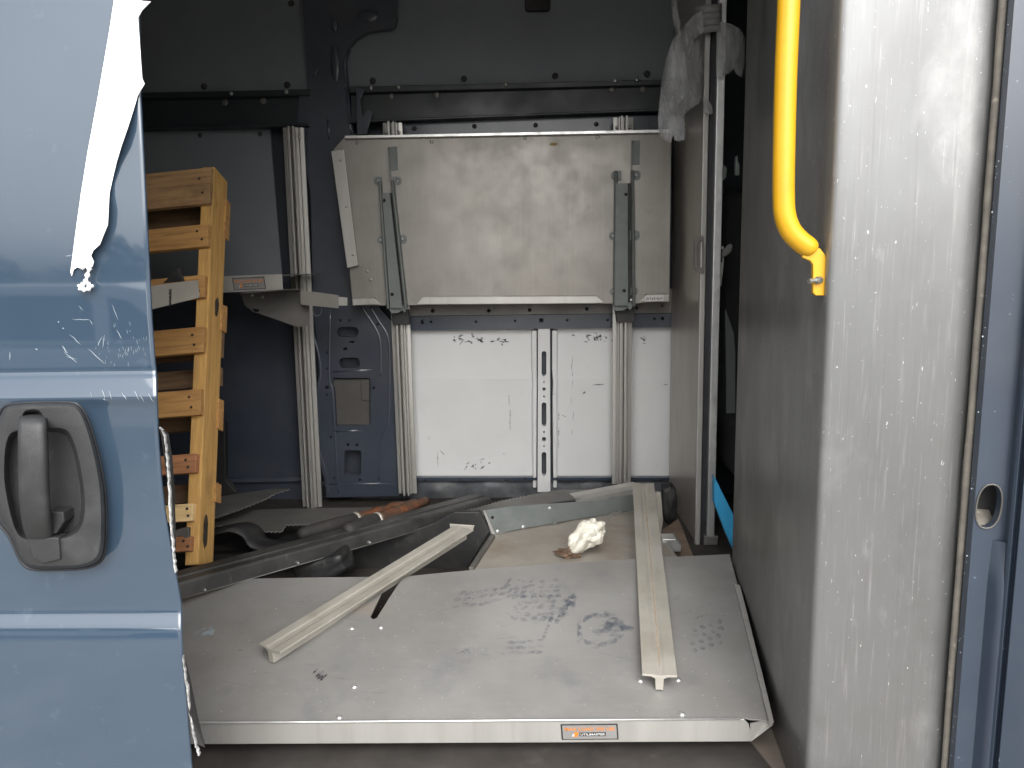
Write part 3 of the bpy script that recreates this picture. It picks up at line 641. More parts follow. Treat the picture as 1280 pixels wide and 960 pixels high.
for (x, y, rx, ry) in [(459, 20, 14, 7), (418, 30, 5, 9), (419, 78, 6, 22)]:
    c = at(x, y, Y=2.860); v, f = dome_vf(c, (0, -1, 0), .001, .006, 12); v = [Vector(((p.x - c.x) / .001 * rx * 3.05e-3 + c.x, p.y, (p.z - c.z) / .001 * ry * 3.05e-3 + c.z)) for p in v]
    make('stamped_dimple', v, f, M_body, pil, smooth=True)
plate('pillar_gusset', [(445, 108), (456, 112), (450, 124), (453, 146), (459, 136), (466, 140), (458, 168), (446, 168)], 2.835, .008, M_body, pil, bevel=.002)

# ------------------------------------------------------------------ upright rails of the racking
def upright(px_top, py_top, px_bot, py_bot, label, Y=2.80, W=.0355):
    A, B = at(px_bot, py_bot, Y=Y), at(px_top, py_top, Y=Y)
    t = empty('upright_rail', A, label, 'upright rail', 'aluminium uprights of the racking')
    W2 = W
    prof = [(-W2, 0), (W2, 0), (W2, .008), (W2 - .013, .010), (W2 - .0135, .002), (W2 - .0175, .002), (W2 - .018, .014), (.0125, .014), (.012, .040), (.0048, .040), (.0044, .004), (-.0044, .004), (-.0048, .040), (-.012, .040), (-.0125, .014), (-W2 + .018, .014), (-W2 + .0175, .002), (-W2 + .0135, .002), (-W2 + .013, .010), (-W2, .008)]
    o = extr('rail', prof, A + Vector((0, .03, 0)), B + Vector((0, .03, 0)), (0, -1, 0), M_rail, t, bevel=.0008, seg=2)
    d = (B - A).normalized()
    rivets('screw', [B - d * .035 + Vector((s * .0225, .018, 0)) for s in (-1, 1)] , (0, -1, 0), .007, .005, M_steel, t)
    return t
upright(364, 158, 388.5, 636, 'left upright aluminium rail, its top bare beside the dark liner panel', W=.038)
upright(489, 152, 508.5, 619, 'upright aluminium rail at the left end of the folded shelf')
upright(780, 145, 777.5, 607, 'upright aluminium rail crossing the white panels below the folded shelf')

# ------------------------------------------------------------------ folded shelf on the far wall
fs = empty('folded_shelf', at(640, 381, Y=2.75), 'large aluminium shelf folded up flat against the far wall above the white panels', 'shelf')
SY = 2.752
plate('shelf_panel', [(417, 187), (431, 171), (839, 162.5), (836.5, 376), (801, 379), (441, 382), (437, 334)], SY, .004, M_alu, fs)
plate('top_lip', [(431, 169.5), (839, 161.5), (839, 165.5), (431, 173)], SY - .02, .0195, M_edge, fs, bevel=.001)
plate('side_flange', [(414, 189), (429.5, 187), (447, 331.5), (434, 335)], SY - .035, .004, M_rail, fs, bevel=.001)
solid('flange_web', [at(429.5, 187, Y=SY - .034), at(447, 331.5, Y=SY - .034), at(447, 331.5, Y=SY), at(429.5, 187, Y=SY)], (.003, 0, 0), M_alu, fs)
for P in ([(440.5, 374), (468, 373), (476, 380.5), (441, 381.5)], [(521, 380.5), (528, 371.5), (746, 370.5), (755, 378), (745, 379)], [(799, 377), (808, 369), (836, 368), (836, 377)]):
    dn = at(600, 375, Y=SY - .03) - at(600, 372, Y=SY)
    a = [at(x, y, Y=SY - .03) for x, y in P]
    solid('bottom_lip', a, (0, .003, 0), M_rail, fs, bevel=.0008)
    top = sorted(P, key=lambda q: q[1])[:2]; p, q = [at(x, y, Y=SY - .03) for x, y in top]
    solid('lip_web', [p, q, q + Vector((0, .03, .0)), p + Vector((0, .03, .0))], (0, 0, .003), M_alu, fs)
lb = plate('paper_label', [(806.5, 369.5), (829.5, 368.5), (829.5, 376.5), (806.5, 377)], SY - .0315, .001, M_stickw, fs)
gq = G()
for i in range(9): gq.add(*prism_vf([[at(808 + i * 2.3, 371.5 + (i % 2), Y=SY - .0320), at(809.3 + i * 2.3, 371.5 + (i % 2), Y=SY - .0320), at(809.3 + i * 2.3, 375 - (i % 3) * .6, Y=SY - .0320), at(808 + i * 2.3, 375 - (i % 3) * .6, Y=SY - .0320)]], (0, .0004, 0)))
gq.build('print_marks', M_greymetal, lb)
rivets('rivet', [at(x, y, Y=SY) for x, y in [(446.5, 178.5), (539.5, 177.5), (656.5, 172.5), (747.5, 171.5), (459, 338.5), (463.5, 349.5)]], (0, -1, 0), .0065, .004, M_steel, fs)
rivets('flange_rivet', [at(x, y, Y=SY - .035) for x, y in [(425.5, 200), (433, 258), (441.5, 318)]], (0, -1, 0), .0055, .004, M_steel, fs)
st = [(692, 180, 5, 2.2)]
for x, y, rx, ry in st:
    plate('rust_spot', [(x + rx * math.cos(a) * random.uniform(.7, 1.2), y + ry * math.sin(a) * random.uniform(.7, 1.3)) for a in [i * .63 for i in range(10)]], SY - .0004, .0003, mat('rust_stain', (.35, .24, .06), (.25, .19, .10), 60, .8), fs)
def bracket(cl, cr, bl_, br_, yt, yb, ears, tab, bh):
    """left/right pixel x of the channel at top and bottom"""
    br = plate('support_bracket', [(cl + 1, yt), (cr - 5, yt), (br_ - 6, yb), (bl_ + 1, yb)], SY - .036, .003, M_greygreen, fs, holes=[circ(bh[0][0], bh[0][1], 2.2), circ(bh[1][0], bh[1][1], 2.2)])
    plate('channel_dark', [(cl + 3, yt), (cr, yt), (br_, yb), (bl_ + 3, yb)], SY - .003, .002, M_blackplastic, br)  # black sheet put in for the dark of the channel gap
    for (xt, xb, dx) in ((cl, bl_, 1), (cr, br_, -1)):
        a, b2 = at(xb, yb, Y=SY), at(xt, yt - 14, Y=SY)
        extr('channel_wall', [(-.004, .001), (.004, .001), (.006, .026), (.004, .032), (0, .034), (-.005, .030)], a, b2, (0, -1, 0), M_greygreen, br, bevel=.001)
    for (x, y, r, sd) in ears:
        P = [(x - sd * r * 1.1, y - r), (x + sd * r * .3, y - r)] + [(x + sd * r * (.3 + .7 * math.cos(q)), y + r * math.sin(q)) for q in [R(-60 + 30 * k) for k in range(5)]] + [(x + sd * r * .3, y + r), (x - sd * r * 1.1, y + r)]
        e = plate('ear', P, SY - .004, .0035, M_greygreen, br, bevel=.0008)
        e2 = dome_vf(at(x, y, Y=SY - .004), (0, -1, 0), .0055, .004)
        make('ear_rivet', e2[0], e2[1], M_steel, br, smooth=True)
    plate('upper_tab', tab, SY - .004, .0035, M_greygreen, br, bevel=.0008)
    solid('tab_web', [at(tab[0][0], tab[0][1], Y=SY - .004), at(tab[3][0], tab[3][1] + 14, Y=SY - .004), at(tab[3][0], tab[3][1] + 14, Y=SY - .03), at(tab[0][0], tab[0][1] + 4, Y=SY - .025)], (.003, 0, 0), M_greygreen, br)
    mx = (bl_ + br_) / 2
    plate('pivot_hook', [(bl_ - 2, yb - 2), (bl_ + 5, yb - 6), (mx - 2, yb + 1), (mx + 1, yb - 10), (mx + 4, yb + 1), (br_ - 4, yb - 6), (br_ + 1, yb - 2), (br_ - 3, yb + 6), (mx + 5, yb + 3), (mx, yb + 6), (bl_ + 2, yb + 7)], SY - .018, .004, M_greygreen, br, bevel=.0008)
    plate('dark_block', [(bl_ + 1, yb + 2), (br_ + 1, yb + 2), (br_ + 3, yb + 21), (bl_ + 4, yb + 21)], SY + .022, .03, M_blackplastic, br, bevel=.002)  # dark block just below the bracket foot
    make('pivot_bolt', *dome_vf(at(br_ - 2, yb - 7, Y=SY - .024), (0, -1, 0), .008, .006), M_steel, br, smooth=True)
    return br
bracket(476.5, 492, 487, 509, 241, 385, [(472, 226, 5, -1), (496.5, 226, 5, 1), (476, 300, 4.5, -1), (503, 299, 5.5, 1)], [(485, 184), (496, 183), (497.5, 212), (487.5, 213)], [(480, 250.5), (490, 368)])
bracket(769, 789.5, 767.5, 791, 229, 382, [(770, 219.5, 6, -1), (795, 219, 6, 1), (766.5, 295, 5, -1), (794, 294, 6, 1), (766.5, 364.5, 4.5, -1), (793, 364, 4.5, 1)], [(789.5, 175.5), (800, 175.5), (799.5, 205), (789.5, 206)], [(782.5, 243), (780.3, 363.5)])

# ------------------------------------------------------------------ stickers with lettering
def text_mesh(body, size, m, parent, P, ux, uy, width, bold=.0, name='lettering'):
    cu = bpy.data.curves.new('t', 'FONT'); cu.body = body; cu.size = 1; cu.align_x = 'CENTER'; cu.align_y = 'CENTER'; cu.offset = bold; cu.resolution_u = 2
    tmp = bpy.data.objects.new('t', cu); COL.objects.link(tmp)
    bpy.context.view_layer.update()
    me = bpy.data.meshes.new_from_object(tmp.evaluated_get(bpy.context.evaluated_depsgraph_get())); COL.objects.unlink(tmp); bpy.data.objects.remove(tmp)
    xs = [v.co.x for v in me.vertices]; w0 = max(xs) - min(xs); cxm = (max(xs) + min(xs)) / 2
    ys = [v.co.y for v in me.vertices]; h0 = max(ys) - min(ys); cym = (max(ys) + min(ys)) / 2
    nrm = ux.cross(uy).normalized()
    for v in me.vertices: v.co = P + ux * ((v.co.x - cxm) / w0 * width) + uy * ((v.co.y - cym) / h0 * size) + nrm * 0
    me.materials.clear(); me.materials.append(m)
    o = bpy.data.objects.new(name, me); COL.objects.link(o); return adopt(o, parent)
def sticker(C, ux, uy, w_, h_, parent):
    nrm = ux.cross(uy).normalized()
    def q(name, x0, y0, x1, y1, lift, m, par, sk=0.0):
        P = [C + ux * (x0 * w_ - sk * y0 * h_) + uy * (y0 * h_) + nrm * lift, C + ux * (x1 * w_ - sk * y0 * h_) + uy * (y0 * h_) + nrm * lift, C + ux * (x1 * w_ - sk * y1 * h_) + uy * (y1 * h_) + nrm * lift, C + ux * (x0 * w_ - sk * y1 * h_) + uy * (y1 * h_) + nrm * lift]
        return solid(name, P, -nrm * .0003, m, par)
    s = q('load_sticker', -.5, -.5, .5, .5, .0006, M_stickk, parent, .06)
    q('sticker_face', -.475, -.44, .475, .43, .0010, M_stickg, s, .06)
    text_mesh('MAX LOAD 200 LBS', h_ * .22, M_sticko, s, C + uy * h_ * .20 + nrm * .0014, ux, uy, w_ * .88, .022)
    q('logo_bar', -.18, -.26, .28, -.03, .0013, M_stickk, s, .06)
    q('logo_mark', -.27, -.30, -.19, .0, .0013, M_sticko, s, -.3)
    q('logo_notch', -.285, -.26, -.255, -.12, .0016, M_stickw, s, -.3)
    text_mesh('UTILIMASTER', h_ * .13, M_stickw, s, C + ux * w_ * .055 + uy * h_ * -.145 + nrm * .0017, ux, uy, w_ * .43, .02)
    return s

# ------------------------------------------------------------------ small shelf in the left bay
ns = empty('narrow_shelf', at(330, 370, Y=2.5), 'short aluminium shelf on a triangular bracket behind the pallet', 'shelf')
NY = 2.46
plate('front_lip', [(215, 347.5), (352, 342.5), (353.5, 362.5), (215, 368.5)], NY, .003, M_rail, ns, bevel=.001)
sh_z = at(300, 365, Y=NY).z
d0 = at(215, 347, Y=NY); d1 = at(352, 343, Y=NY)
solid('shelf_deck', [d0 + Vector((0, .003, -.002)), d1 + Vector((0, .003, -.002)), d1 + Vector((.03, .34, -.002)), d0 + Vector((0, .34, -.002))], (0, 0, -.003), M_alu, ns)
plate('triangular_bracket', [(300, 366), (376, 361.5), (386.5, 381), (386.5, 408), (371, 408.5), (318, 390), (306, 382)], 2.62, .004, M_greymetal, ns, holes=[rrect(315, 386, 324, 390, 1.5)], bevel=.001)
solid('bracket_flange', [at(353, 361.5, Y=NY), at(376, 361.5, Y=2.55), at(376, 363, Y=2.62), at(300, 366, Y=2.62), at(300, 366, Y=NY)], (0, 0, -.003), M_greymetal, ns)
plate('end_bracket', [(375, 362.5), (423, 369), (423, 385.5), (376, 381)], 2.56, .003, M_alu, ns, bevel=.001)
plate('end_cap', [(423, 371), (434, 372), (434, 382), (423, 382)], 2.575, .003, M_rail, ns, bevel=.001)
a = [at(x, y, Y=2.60) for x, y in spline([(391, 384), (392, 391), (395, 395), (399, 394), (402, 390), (401, 385)], 4)]
tube('spring_clip', a, .0016, M_greymetal, ns, 6)
rivets('rivet', [at(x, y, Y=2.62) for x, y in [(315, 369), (328, 371)]], (0, -1, 0), .006, .005, M_steel, ns)
ux = (at(332, 360, Y=NY) - at(292, 362, Y=NY)).normalized(); ux.y = 0; ux.normalize(); uy = Vector((-ux.z, 0, ux.x))
sticker(at(311.3, 354.4, Y=NY), ux, uy, 41 / FPX * NY * 1.0, 15.5 / FPX * NY, ns)

# ------------------------------------------------------------------ pallet
P00 = at(247, 703, Y=1.85); P01 = at(267, 213, Y=2.30)
du = (at(181, 226, Y=2.30) - P01).normalized()
vv = (P01 - P00); vl = vv.length; vv.normalize()
nn = du.cross(vv).normalized()
if nn.y < 0: nn = -nn                                  # away from the viewer
du = (vv.cross(nn)).normalized()
if du.x > 0: du = -du
PP = Plane(P00, P00 + du, P00 + vv)
pal = empty('wooden_pallet', P00, 'worn wooden pallet leaning on its end behind the blue door', 'pallet')
def vof(px, py): return (PP.at(px, py) - P00).dot(vv)
def wbox(name, u0, u1, v0, v1, n0, n1, m, parent, jit=.0, bevel=.0015):
    v = []
    for n_ in (n0, n1):
        for (u_, v_) in ((u0, v0), (u1, v0), (u1, v1), (u0, v1)):
            v.append(Vector((u_ + random.uniform(-jit, jit), v_ + random.uniform(-jit, jit), n_)))
    me = bpy.data.meshes.new(name)
    f = [(0, 3, 2, 1), (4, 5, 6, 7), (0, 1, 5, 4), (1, 2, 6, 5), (2, 3, 7, 6), (3, 0, 4, 7)]
    bm = bmesh.new(); vs = [bm.verts.new(p) for p in v]
    for q in f: bm.faces.new([vs[i] for i in q])
    bmesh.ops.subdivide_edges(bm, edges=bm.edges, cuts=3, use_grid_fill=True)
    seedv = random.uniform(0, 50)
    for x in bm.verts: x.co += Vector((0, noise.noise(x.co * 9 + Vector((seedv, 0, 0))), noise.noise(x.co * 12 + Vector((0, seedv, 0))))) * .0018
    bmesh.ops.recalc_face_normals(bm, faces=bm.faces); bm.to_mesh(me); bm.free(); me.materials.append(m)
    o = bpy.data.objects.new(name, me); COL.objects.link(o)
    o.parent = parent
    Mx = Matrix((( -du.x, nn.x, vv.x, P00.x), (-du.y, nn.y, vv.y, P00.y), (-du.z, nn.z, vv.z, P00.z), (0, 0, 0, 1)))
    # mesh axes: x = -u, y = n, z = v
    for q in me.vertices: q.co = Vector((-q.co.x, q.co.z, q.co.y))
    me.flip_normals() if False else None
    bm = bmesh.new(); bm.from_mesh(me); bmesh.ops.recalc_face_normals(bm, faces=bm.faces); bm.to_mesh(me); bm.free()
    o.matrix_parent_inverse = Matrix.Translation(-P00); o.matrix_basis = Mx
    if bevel:
        b = o.modifiers.new('edge', 'BEVEL'); b.width = bevel; b.segments = 2; b.limit_method = 'ANGLE'; b.angle_limit = R(50)
    return o
bd = [(213, 257, 267, M_woodbrown, 0), (283, 310, 265, M_wood, 0), (347, 375, 253, M_wood, .004), (411, 442, 257, M_wood, 0), (488, 520, 250, M_wood, 0), (569, 592, 241, M_woodred, .006), (630, 652, 239, M_woodpale, .010), (671, 689, 236, M_woodred, .012)]
nails = []
for yt, yb, px, m, u0 in bd:
    a, b_ = vof(px, yt), vof(px, yb)
    o = wbox('deck_board', u0, .90, b_, a, -.018, 0, m, pal, .0015)
    for du_, k in ((.022, .3), (.03, .7), (.19, .35), (.205, .6)): nails.append((du_ + random.uniform(-.006, .006), b_ + (a - b_) * k, -.0195))
topv, botv = vof(267, 213) + .012, -.004
st_ = wbox('stringer', -.002, .036, botv, topv, .0, .088, M_woodstr, pal, .003, .003)
wbox('stringer', .43, .468, botv, topv, .0, .088, M_woodstr, pal, .002)
wbox('stringer', .86, .898, botv, topv, .0, .088, M_woodstr, pal, .002)
for yt, yb in ((234, 282), (368, 402), (490, 530), (600, 624)):
    wbox('board_end', -.007, .0005, vof(267 - (yb - 213) * .04, yb), vof(267 - (yt - 213) * .04, yt), .074, .1045, M_wood, pal, .002)
for yt, yb, m in [(236, 281, M_woodshade), (395, 436, M_woodshade), (448, 472, M_woodshade), (492, 528, M_woodshade), (598, 622, M_woodshade)]:
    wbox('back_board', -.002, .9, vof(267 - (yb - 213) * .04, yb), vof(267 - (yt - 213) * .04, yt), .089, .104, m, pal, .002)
v, f = dome_vf((0, 0, 0), nn * -1, .0042, .0015, 7); nm = None
for (u_, v_, n_) in nails:
    p = P00 + du * u_ + vv * v_ + nn * n_
    nm0 = make('nail', v, f, M_char, pal, smooth=True) if nm is None else link_copy(nm, 'nail', pal)
    nm = nm or nm0; nm0.matrix_basis = Matrix.Translation(p)
def knot(v_, n_, rv, rn):
    P = [P00 + du * -.0045 + vv * (v_ + rv * math.sin(a) * random.uniform(.8, 1.2)) + nn * (n_ + rn * math.cos(a) * random.uniform(.8, 1.2)) for a in [2 * math.pi * i / 14 for i in range(14)]]
    solid('burn_mark', P, du * .001, M_char, pal)
knot(vof(262, 376), .045, .028, .012); knot(vof(250, 664), .03, .045, .012)
tag(pal, 'worn wooden pallet leaning on its end behind the blue door')

# loose aluminium bar across the pallet
lbar = plate('shelf_lip_bar', [(120, 366), (247, 350), (249, 372), (120, 404)], 1.93, .003, M_looserail); tag(lbar, 'loose grey aluminium bar laid across the pallet slats beside the door', 'bar')
tri = plate('corner_plate', [(204, 354), (219, 337), (221, 336), (227, 352)], 1.98, .02, M_blackplastic, lbar)
plate('pen_stain', [(211, 362), (214.5, 361), (214, 382), (211.5, 383)], 1.9295, .0003, M_scuff, lbar)
# strap buckle at the pallet foot
sb = empty('strap_buckle', at(225, 665, Y=1.83), 'small grey plastic strap buckle at the foot of the pallet', 'buckle')
plate('buckle_body', [(217, 664), (229, 661), (232, 660), (236, 661), (236, 672), (230, 673), (228, 670), (216, 672)], 1.80, .012, M_greymetal, sb, bevel=.002)
plate('strap', [(190, 672), (217, 665), (217, 671), (190, 680)], 1.805, .003, M_greymetal, sb)

# ------------------------------------------------------------------ cab bulkhead with yellow handle
N0 = at(1030, 480, Y=1.15); F0 = at(922, 480, Y=1.90)
nx_, ny_ = N0.x, 1.15; fx_, fy_ = F0.x, 1.90
rx_, ry_ = jx(1203, 1.092), 1.092
bk = empty('cab_bulkhead', (nx_, 1.3, 0), 'tall brushed aluminium bulkhead corner carrying the yellow grab handle', 'bulkhead')
d1 = Vector((fx_ - nx_, fy_ - ny_)).normalized(); d2 = Vector((rx_ - nx_, ry_ - ny_)).normalized(); rr = .010
c0 = Vector((nx_, ny_))
line = [Vector((fx_, fy_))]
a, b_ = c0 + d1 * rr, c0 + d2 * rr
for i in range(9):
    t = i / 8; line.append(a * (1 - t) ** 2 + c0 * 2 * t * (1 - t) + b_ * t * t)
ns_ = 12
kx = jx(1172, 1.092); K_ = Vector((kx, ny_ + (ry_ - ny_) * (kx - nx_) / (rx_ - nx_) - .004)); E_ = Vector((rx_, ry_ + .004))
for i in range(1, ns_ + 1): line.append(b_.lerp(K_ + (b_ - K_).normalized() * .006, i / ns_))
p_a = line[-1]; p_b = K_ + (E_ - K_).normalized() * .006
for i in range(1, 5): t = i / 4; line.append(p_a * (1 - t) ** 2 + K_ * 2 * t * (1 - t) + p_b * t * t)
line.append(E_)
def sheet(name, ln, z0, z1, th, m, parent, nzz=16):
    v = []; f = []; k = len(ln)
    for j in range(nzz + 1):
        z = z0 + (z1 - z0) * j / nzz
        for i, p in enumerate(ln):
            wv = noise.noise(Vector((i * .35, z * 2.2, 4))) * .0012 if 10 < i < k - 1 else 0
            v.append((p.x, p.y + wv, z))
    for j in range(nzz):
        for i in range(k - 1): f.append((j * k + i, j * k + i + 1, (j + 1) * k + i + 1, (j + 1) * k + i))
    o = make(name, v, f, m, parent, smooth=True)
    s = o.modifiers.new('t', 'SOLIDIFY'); s.thickness = th; s.offset = 0
    return o
sheet('bulkhead_sheet', line, .002, 1.96, .003, M_sheet, bk)
# handle
HX = 1.17
hp = spline([(987, -70, HX), (986, 0, HX), (982, 100, HX), (980, 190, HX), (979.5, 240, HX), (981, 268, HX), (988, 288, HX), (1000, 301.5, HX), (1011, 309.5, HX), (1017, 315, HX)], 6)
pts = [at(x, y, Y=Y) for x, y, Y in hp]
gh = tube('grab_handle', pts, [.0158] * (len(pts) - 12) + [.0158, .0158, .0157, .0156, .0154, .015, .0145, .0138, .0128, .0115, .0098, .007], M_yellow, bk, 16)
tabp = [(1006, 305), (1016, 306), (1026, 311), (1032, 319), (1034, 331), (1034, 364), (1031, 369.5), (1020, 369.5), (1016.5, 366), (1016.5, 345), (1016.5, 331), (1013, 326), (1003, 322)]
tb = plate('mounting_tab', tabp, HX - .0045, .009, M_yellow, gh, bevel=.0012, seg=2)
make('bolt', *tube_vf([at(1024, 350, Y=HX - .004), at(1011, 351.5, Y=HX - .014)], .0036, 10), M_steel, gh)
make('bolt_washer', *tube_vf([at(1025.5, 350, Y=HX - .006), at(1021, 350.5, Y=HX - .010)], .0058, 6), M_steel, gh)

# ------------------------------------------------------------------ partition door standing behind
PYn = 2.40
q0 = at(838, 480, Y=2.88); q1 = at(874, 480, Y=PYn)
pd = empty('partition_door', (q1.x, 2.6, 0), 'narrow aluminium partition door with black rubber seal and recessed pull', 'partition door')
zb = at(878, 690, Y=PYn).z
zb = max(zb, .003)
def vbox(name, x0, y0, x1, y1, w2, z0, z1, m, parent, bevel=0):
    d = Vector((x1 - x0, y1 - y0, 0)); n = Vector((d.y, -d.x, 0)).normalized() * w2
    if n.x < 0: n = -n
    v = [Vector((x0, y0, z0)), Vector((x1, y1, z0)), Vector((x1, y1, z0)) + n, Vector((x0, y0, z0)) + n]
    return solid(name, v, (0, 0, z1 - z0), m, parent, bevel=bevel)
vbox('door_panel', q1.x + .0015, PYn + .03, q0.x, 2.88, .045, zb, 1.88, M_part, pd)
def strip(name, pa, pb, Y, th, m, top=1.9, **k):
    A, B = at(pa, 480, Y=Y), at(pb, 480, Y=Y)
    return box(name, (A.x, Y, zb - .002), (B.x, Y + th, top), m, pd, **k)
strip('edge_channel', 872.5, 879.5, PYn - .004, .02, M_rail, bevel=.003)
strip('rubber_seal', 879.5, 888.5, PYn + .009, .02, M_rubber, bevel=.003)
strip('edge_strip', 888, 897.5, PYn - .006, .05, M_edge, bevel=.002)
hkz = at(880, 685, Y=PYn).z
box('bottom_hook', (at(879, 680, Y=PYn).x, PYn - .008, zb - .002), (at(897, 680, Y=PYn).x, PYn + .01, zb + .03), M_greymetal, pd, bevel=.003)
lo = spline_closed([(869.5, 298), (876, 296), (880, 297), (880.5, 338), (876, 340.5), (869.5, 338), (868, 330), (868, 306)], 2); li = spline_closed([(873, 303), (878, 302), (878.3, 333), (874, 333.5), (871.8, 329), (871.8, 307)], 2)
lp = plate('pull_ring', lo, PYn - .014, .012, M_greymetal, pd, holes=[li], bevel=.0015)
plate('pull_recess', lo, PYn - .003, .003, M_greymetal, pd)
# latch behind the door edge
plate('latch_body', [(897, 306), (905, 308), (905, 330), (902, 358), (897, 358)], PYn + .02, .02, M_rail, pd, bevel=.002)
plate('latch_slot', [(899.5, 311), (903.5, 312), (903, 328), (900, 327)], PYn + .017, .004, M_blackplastic, pd)
plate('latch_lever', [(903, 314), (910, 306), (914, 304.5), (916, 308), (914, 315), (908, 320), (903, 322)], PYn + .012, .008, M_greymetal, pd, bevel=.002)

# stretch wrap tied round the top of it
wr = empty('stretch_wrap', at(885, 30, Y=2.36), 'cloudy grey plastic wrap tied round the top of the partition door', 'plastic wrap')
def drape(name, pts, Y, amp, m, parent, n=26, bulge=.0):
    L2 = [Vector((x, y, 0)) for x, y in pts]
    xs_ = [p.x for p in L2]; ys_ = [p.y for p in L2]; x0, x1, y0, y1 = min(xs_), max(xs_), min(ys_), max(ys_)
    bm = bmesh.new(); vs = [bm.verts.new(p) for p in L2]
    for t in tessellate_polygon([L2]): bm.faces.new([vs[i] for i in t])
    for _ in range(4):
        bmesh.ops.subdivide_edges(bm, edges=[e for e in bm.edges if e.calc_length() > 7], cuts=1); bmesh.ops.triangulate(bm, faces=bm.faces)
    for p in bm.verts:
        x, y = p.co.x, p.co.y; t = (y - y0) / (y1 - y0)
        off = amp * (noise.noise(Vector((x * .075, y * .022, Y))) + .6 * noise.noise(Vector((x * .2, y * .05, 9)))) - bulge * math.sin(math.pi * min(1, t * 1.1)) * math.sin(math.pi * (x - x0) / (x1 - x0))
        p.co = at(x, y, Y=Y + off)
    bmesh.ops.recalc_face_normals(bm, faces=bm.faces)
    me = bpy.data.meshes.new(name); bm.to_mesh(me); bm.free(); me.materials.append(m)
    for q in me.polygons: q.use_smooth = True
    o = bpy.data.objects.new(name, me); COL.objects.link(o)
    s = o.modifiers.new('t', 'SOLIDIFY'); s.thickness = .0008
    return adopt(o, parent)
drape('hanging_sheet', [(879, 12), (866, 20), (852, 36), (841, 50), (833, 72), (827, 98), (824.5, 125), (822.5, 150), (824, 168), (831, 176), (839, 178), (841, 168), (843, 175), (849, 177), (856.5, 175), (856.5, 160), (855.5, 143), (864, 136), (873, 130), (877, 121), (879, 80), (876, 50), (864, 52), (872, 46), (880, 40)], 2.33, .018, M_wrap, wr, bulge=.04)
drape('seal_tatter', [(879, 119), (885, 124), (890, 133), (891, 142), (884, 144), (879, 140)], 2.375, .006, M_wrap, wr)
drape('hanging_sheet', [(895, 26), (903, 27), (915, 31), (926, 37), (931, 47), (931, 70), (929, 88), (927, 97), (920, 92), (917, 86), (912, 92), (903, 94), (895, 99)], 2.37, .010, M_wrap, wr, bulge=.02)
M_band = mat('wrinkled_wrap_band', (.24, .24, .23), (.31, .31, .295), 40, .5, 0, .05, .5, 90)
for k in range(4):
    y = 9 + k * 8
    ring = [at(869, y + 4, Y=2.385), at(880, y + 2 + k % 2, Y=2.366), at(899, y + 1, Y=2.368), at(902, y, Y=2.40)]
    v = []; f = []
    for p in ring: v += [p + Vector((0, 0, .011)), p + Vector((0, -.003, 0)), p + Vector((0, 0, -.011))]
    for i in range(3):
        for j in range(2): f.append((i * 3 + j, i * 3 + j + 1, i * 3 + j + 4, i * 3 + j + 3))
    o = make('wrap_band', v, f, M_band, wr, smooth=True); s = o.modifiers.new('t', 'SOLIDIFY'); s.thickness = .001
a = drape('loose_ribbon', [(838, -10), (846, -10), (847, 12), (851, 30), (850, 48), (845, 40), (840, 22)], 2.5, .01, M_wrap, wr)

# ------------------------------------------------------------------ things glimpsed in the cab through the gap
se = empty('cab_chair', at(915, 300, Y=2.6), 'dark cab seat glimpsed through the gap beside the partition door', 'seat')
v, f = box_vf((at(898, 300, Y=2.65).x, 2.65, .25), (at(898, 300, Y=2.65).x + .45, 2.80, 1.16)); make('seat_back', v, f, M_seat, se, bevel=.05, seg=4)
v, f = box_vf((at(898, 300, Y=2.65).x, 2.2, .22), (at(898, 300, Y=2.65).x + .5, 2.65, .40)); make('seat_cushion', v, f, M_seat, se, bevel=.04, seg=4)
bb = plate('blue_board', [(893, 596), (897, 604), (914, 638), (930, 672), (930, 706), (924, 704), (908, 668), (893, 628)], 2.22, .03, M_blueboard); tag(bb, 'bright blue board leaning in the gap behind the partition door', 'board')
rd = empty('pale_bottle', at(920, 206, Y=2.62), 'small pale plastic nozzle and clip above the dark seat', 'nozzle')
plate('nozzle', [(920, 195), (922, 194), (923, 203), (924.5, 205), (924.5, 219), (919.5, 219), (919.5, 205)], 2.60, .02, M_pale, rd, bevel=.003)
plate('clip', [(898, 206), (906, 206), (909, 210), (908, 222), (903, 226), (898, 229)], 2.60, .02, M_pale, rd, bevel=.003)
ps = plate('cab_trim', [(906, 385), (909, 392), (917, 416), (919, 440), (919, 520), (908, 518), (907, 440)], 2.6, .02, M_greygreen); tag(ps, 'grey green curved trim panel low in the gap behind the partition door', 'trim panel')

# ------------------------------------------------------------------ big tray in front
FR = at(950, 900, Z=.070); FLp = at(240, 904, Z=.070); BR = at(912, 692, Y=1.93)
TP = Plane(FR, FLp, BR)
tray = empty('fallen_shelf', FR, 'large dusty aluminium shelf lying across the doorway with boot prints and a load sticker', 'shelf')
top = [(120, 905), (240, 903.5), (420, 902.5), (640, 900.5), (800, 899), (932, 897.5), (938, 899), (949, 899.5), (963, 903), (962, 896), (940, 808), (926, 745), (912, 692.5), (800, 698), (690, 705), (620, 709.5), (560, 715), (510, 720), (503, 722), (486, 748), (471, 772), (467, 774), (463, 771), (474, 748), (486, 722), (460, 721), (400, 721.5), (320, 723), (228, 728), (120, 734)]
solid('shelf_top', [TP.at(x, y) for x, y in top], TP.n * -.003, M_tray, tray, bevel=.0008)
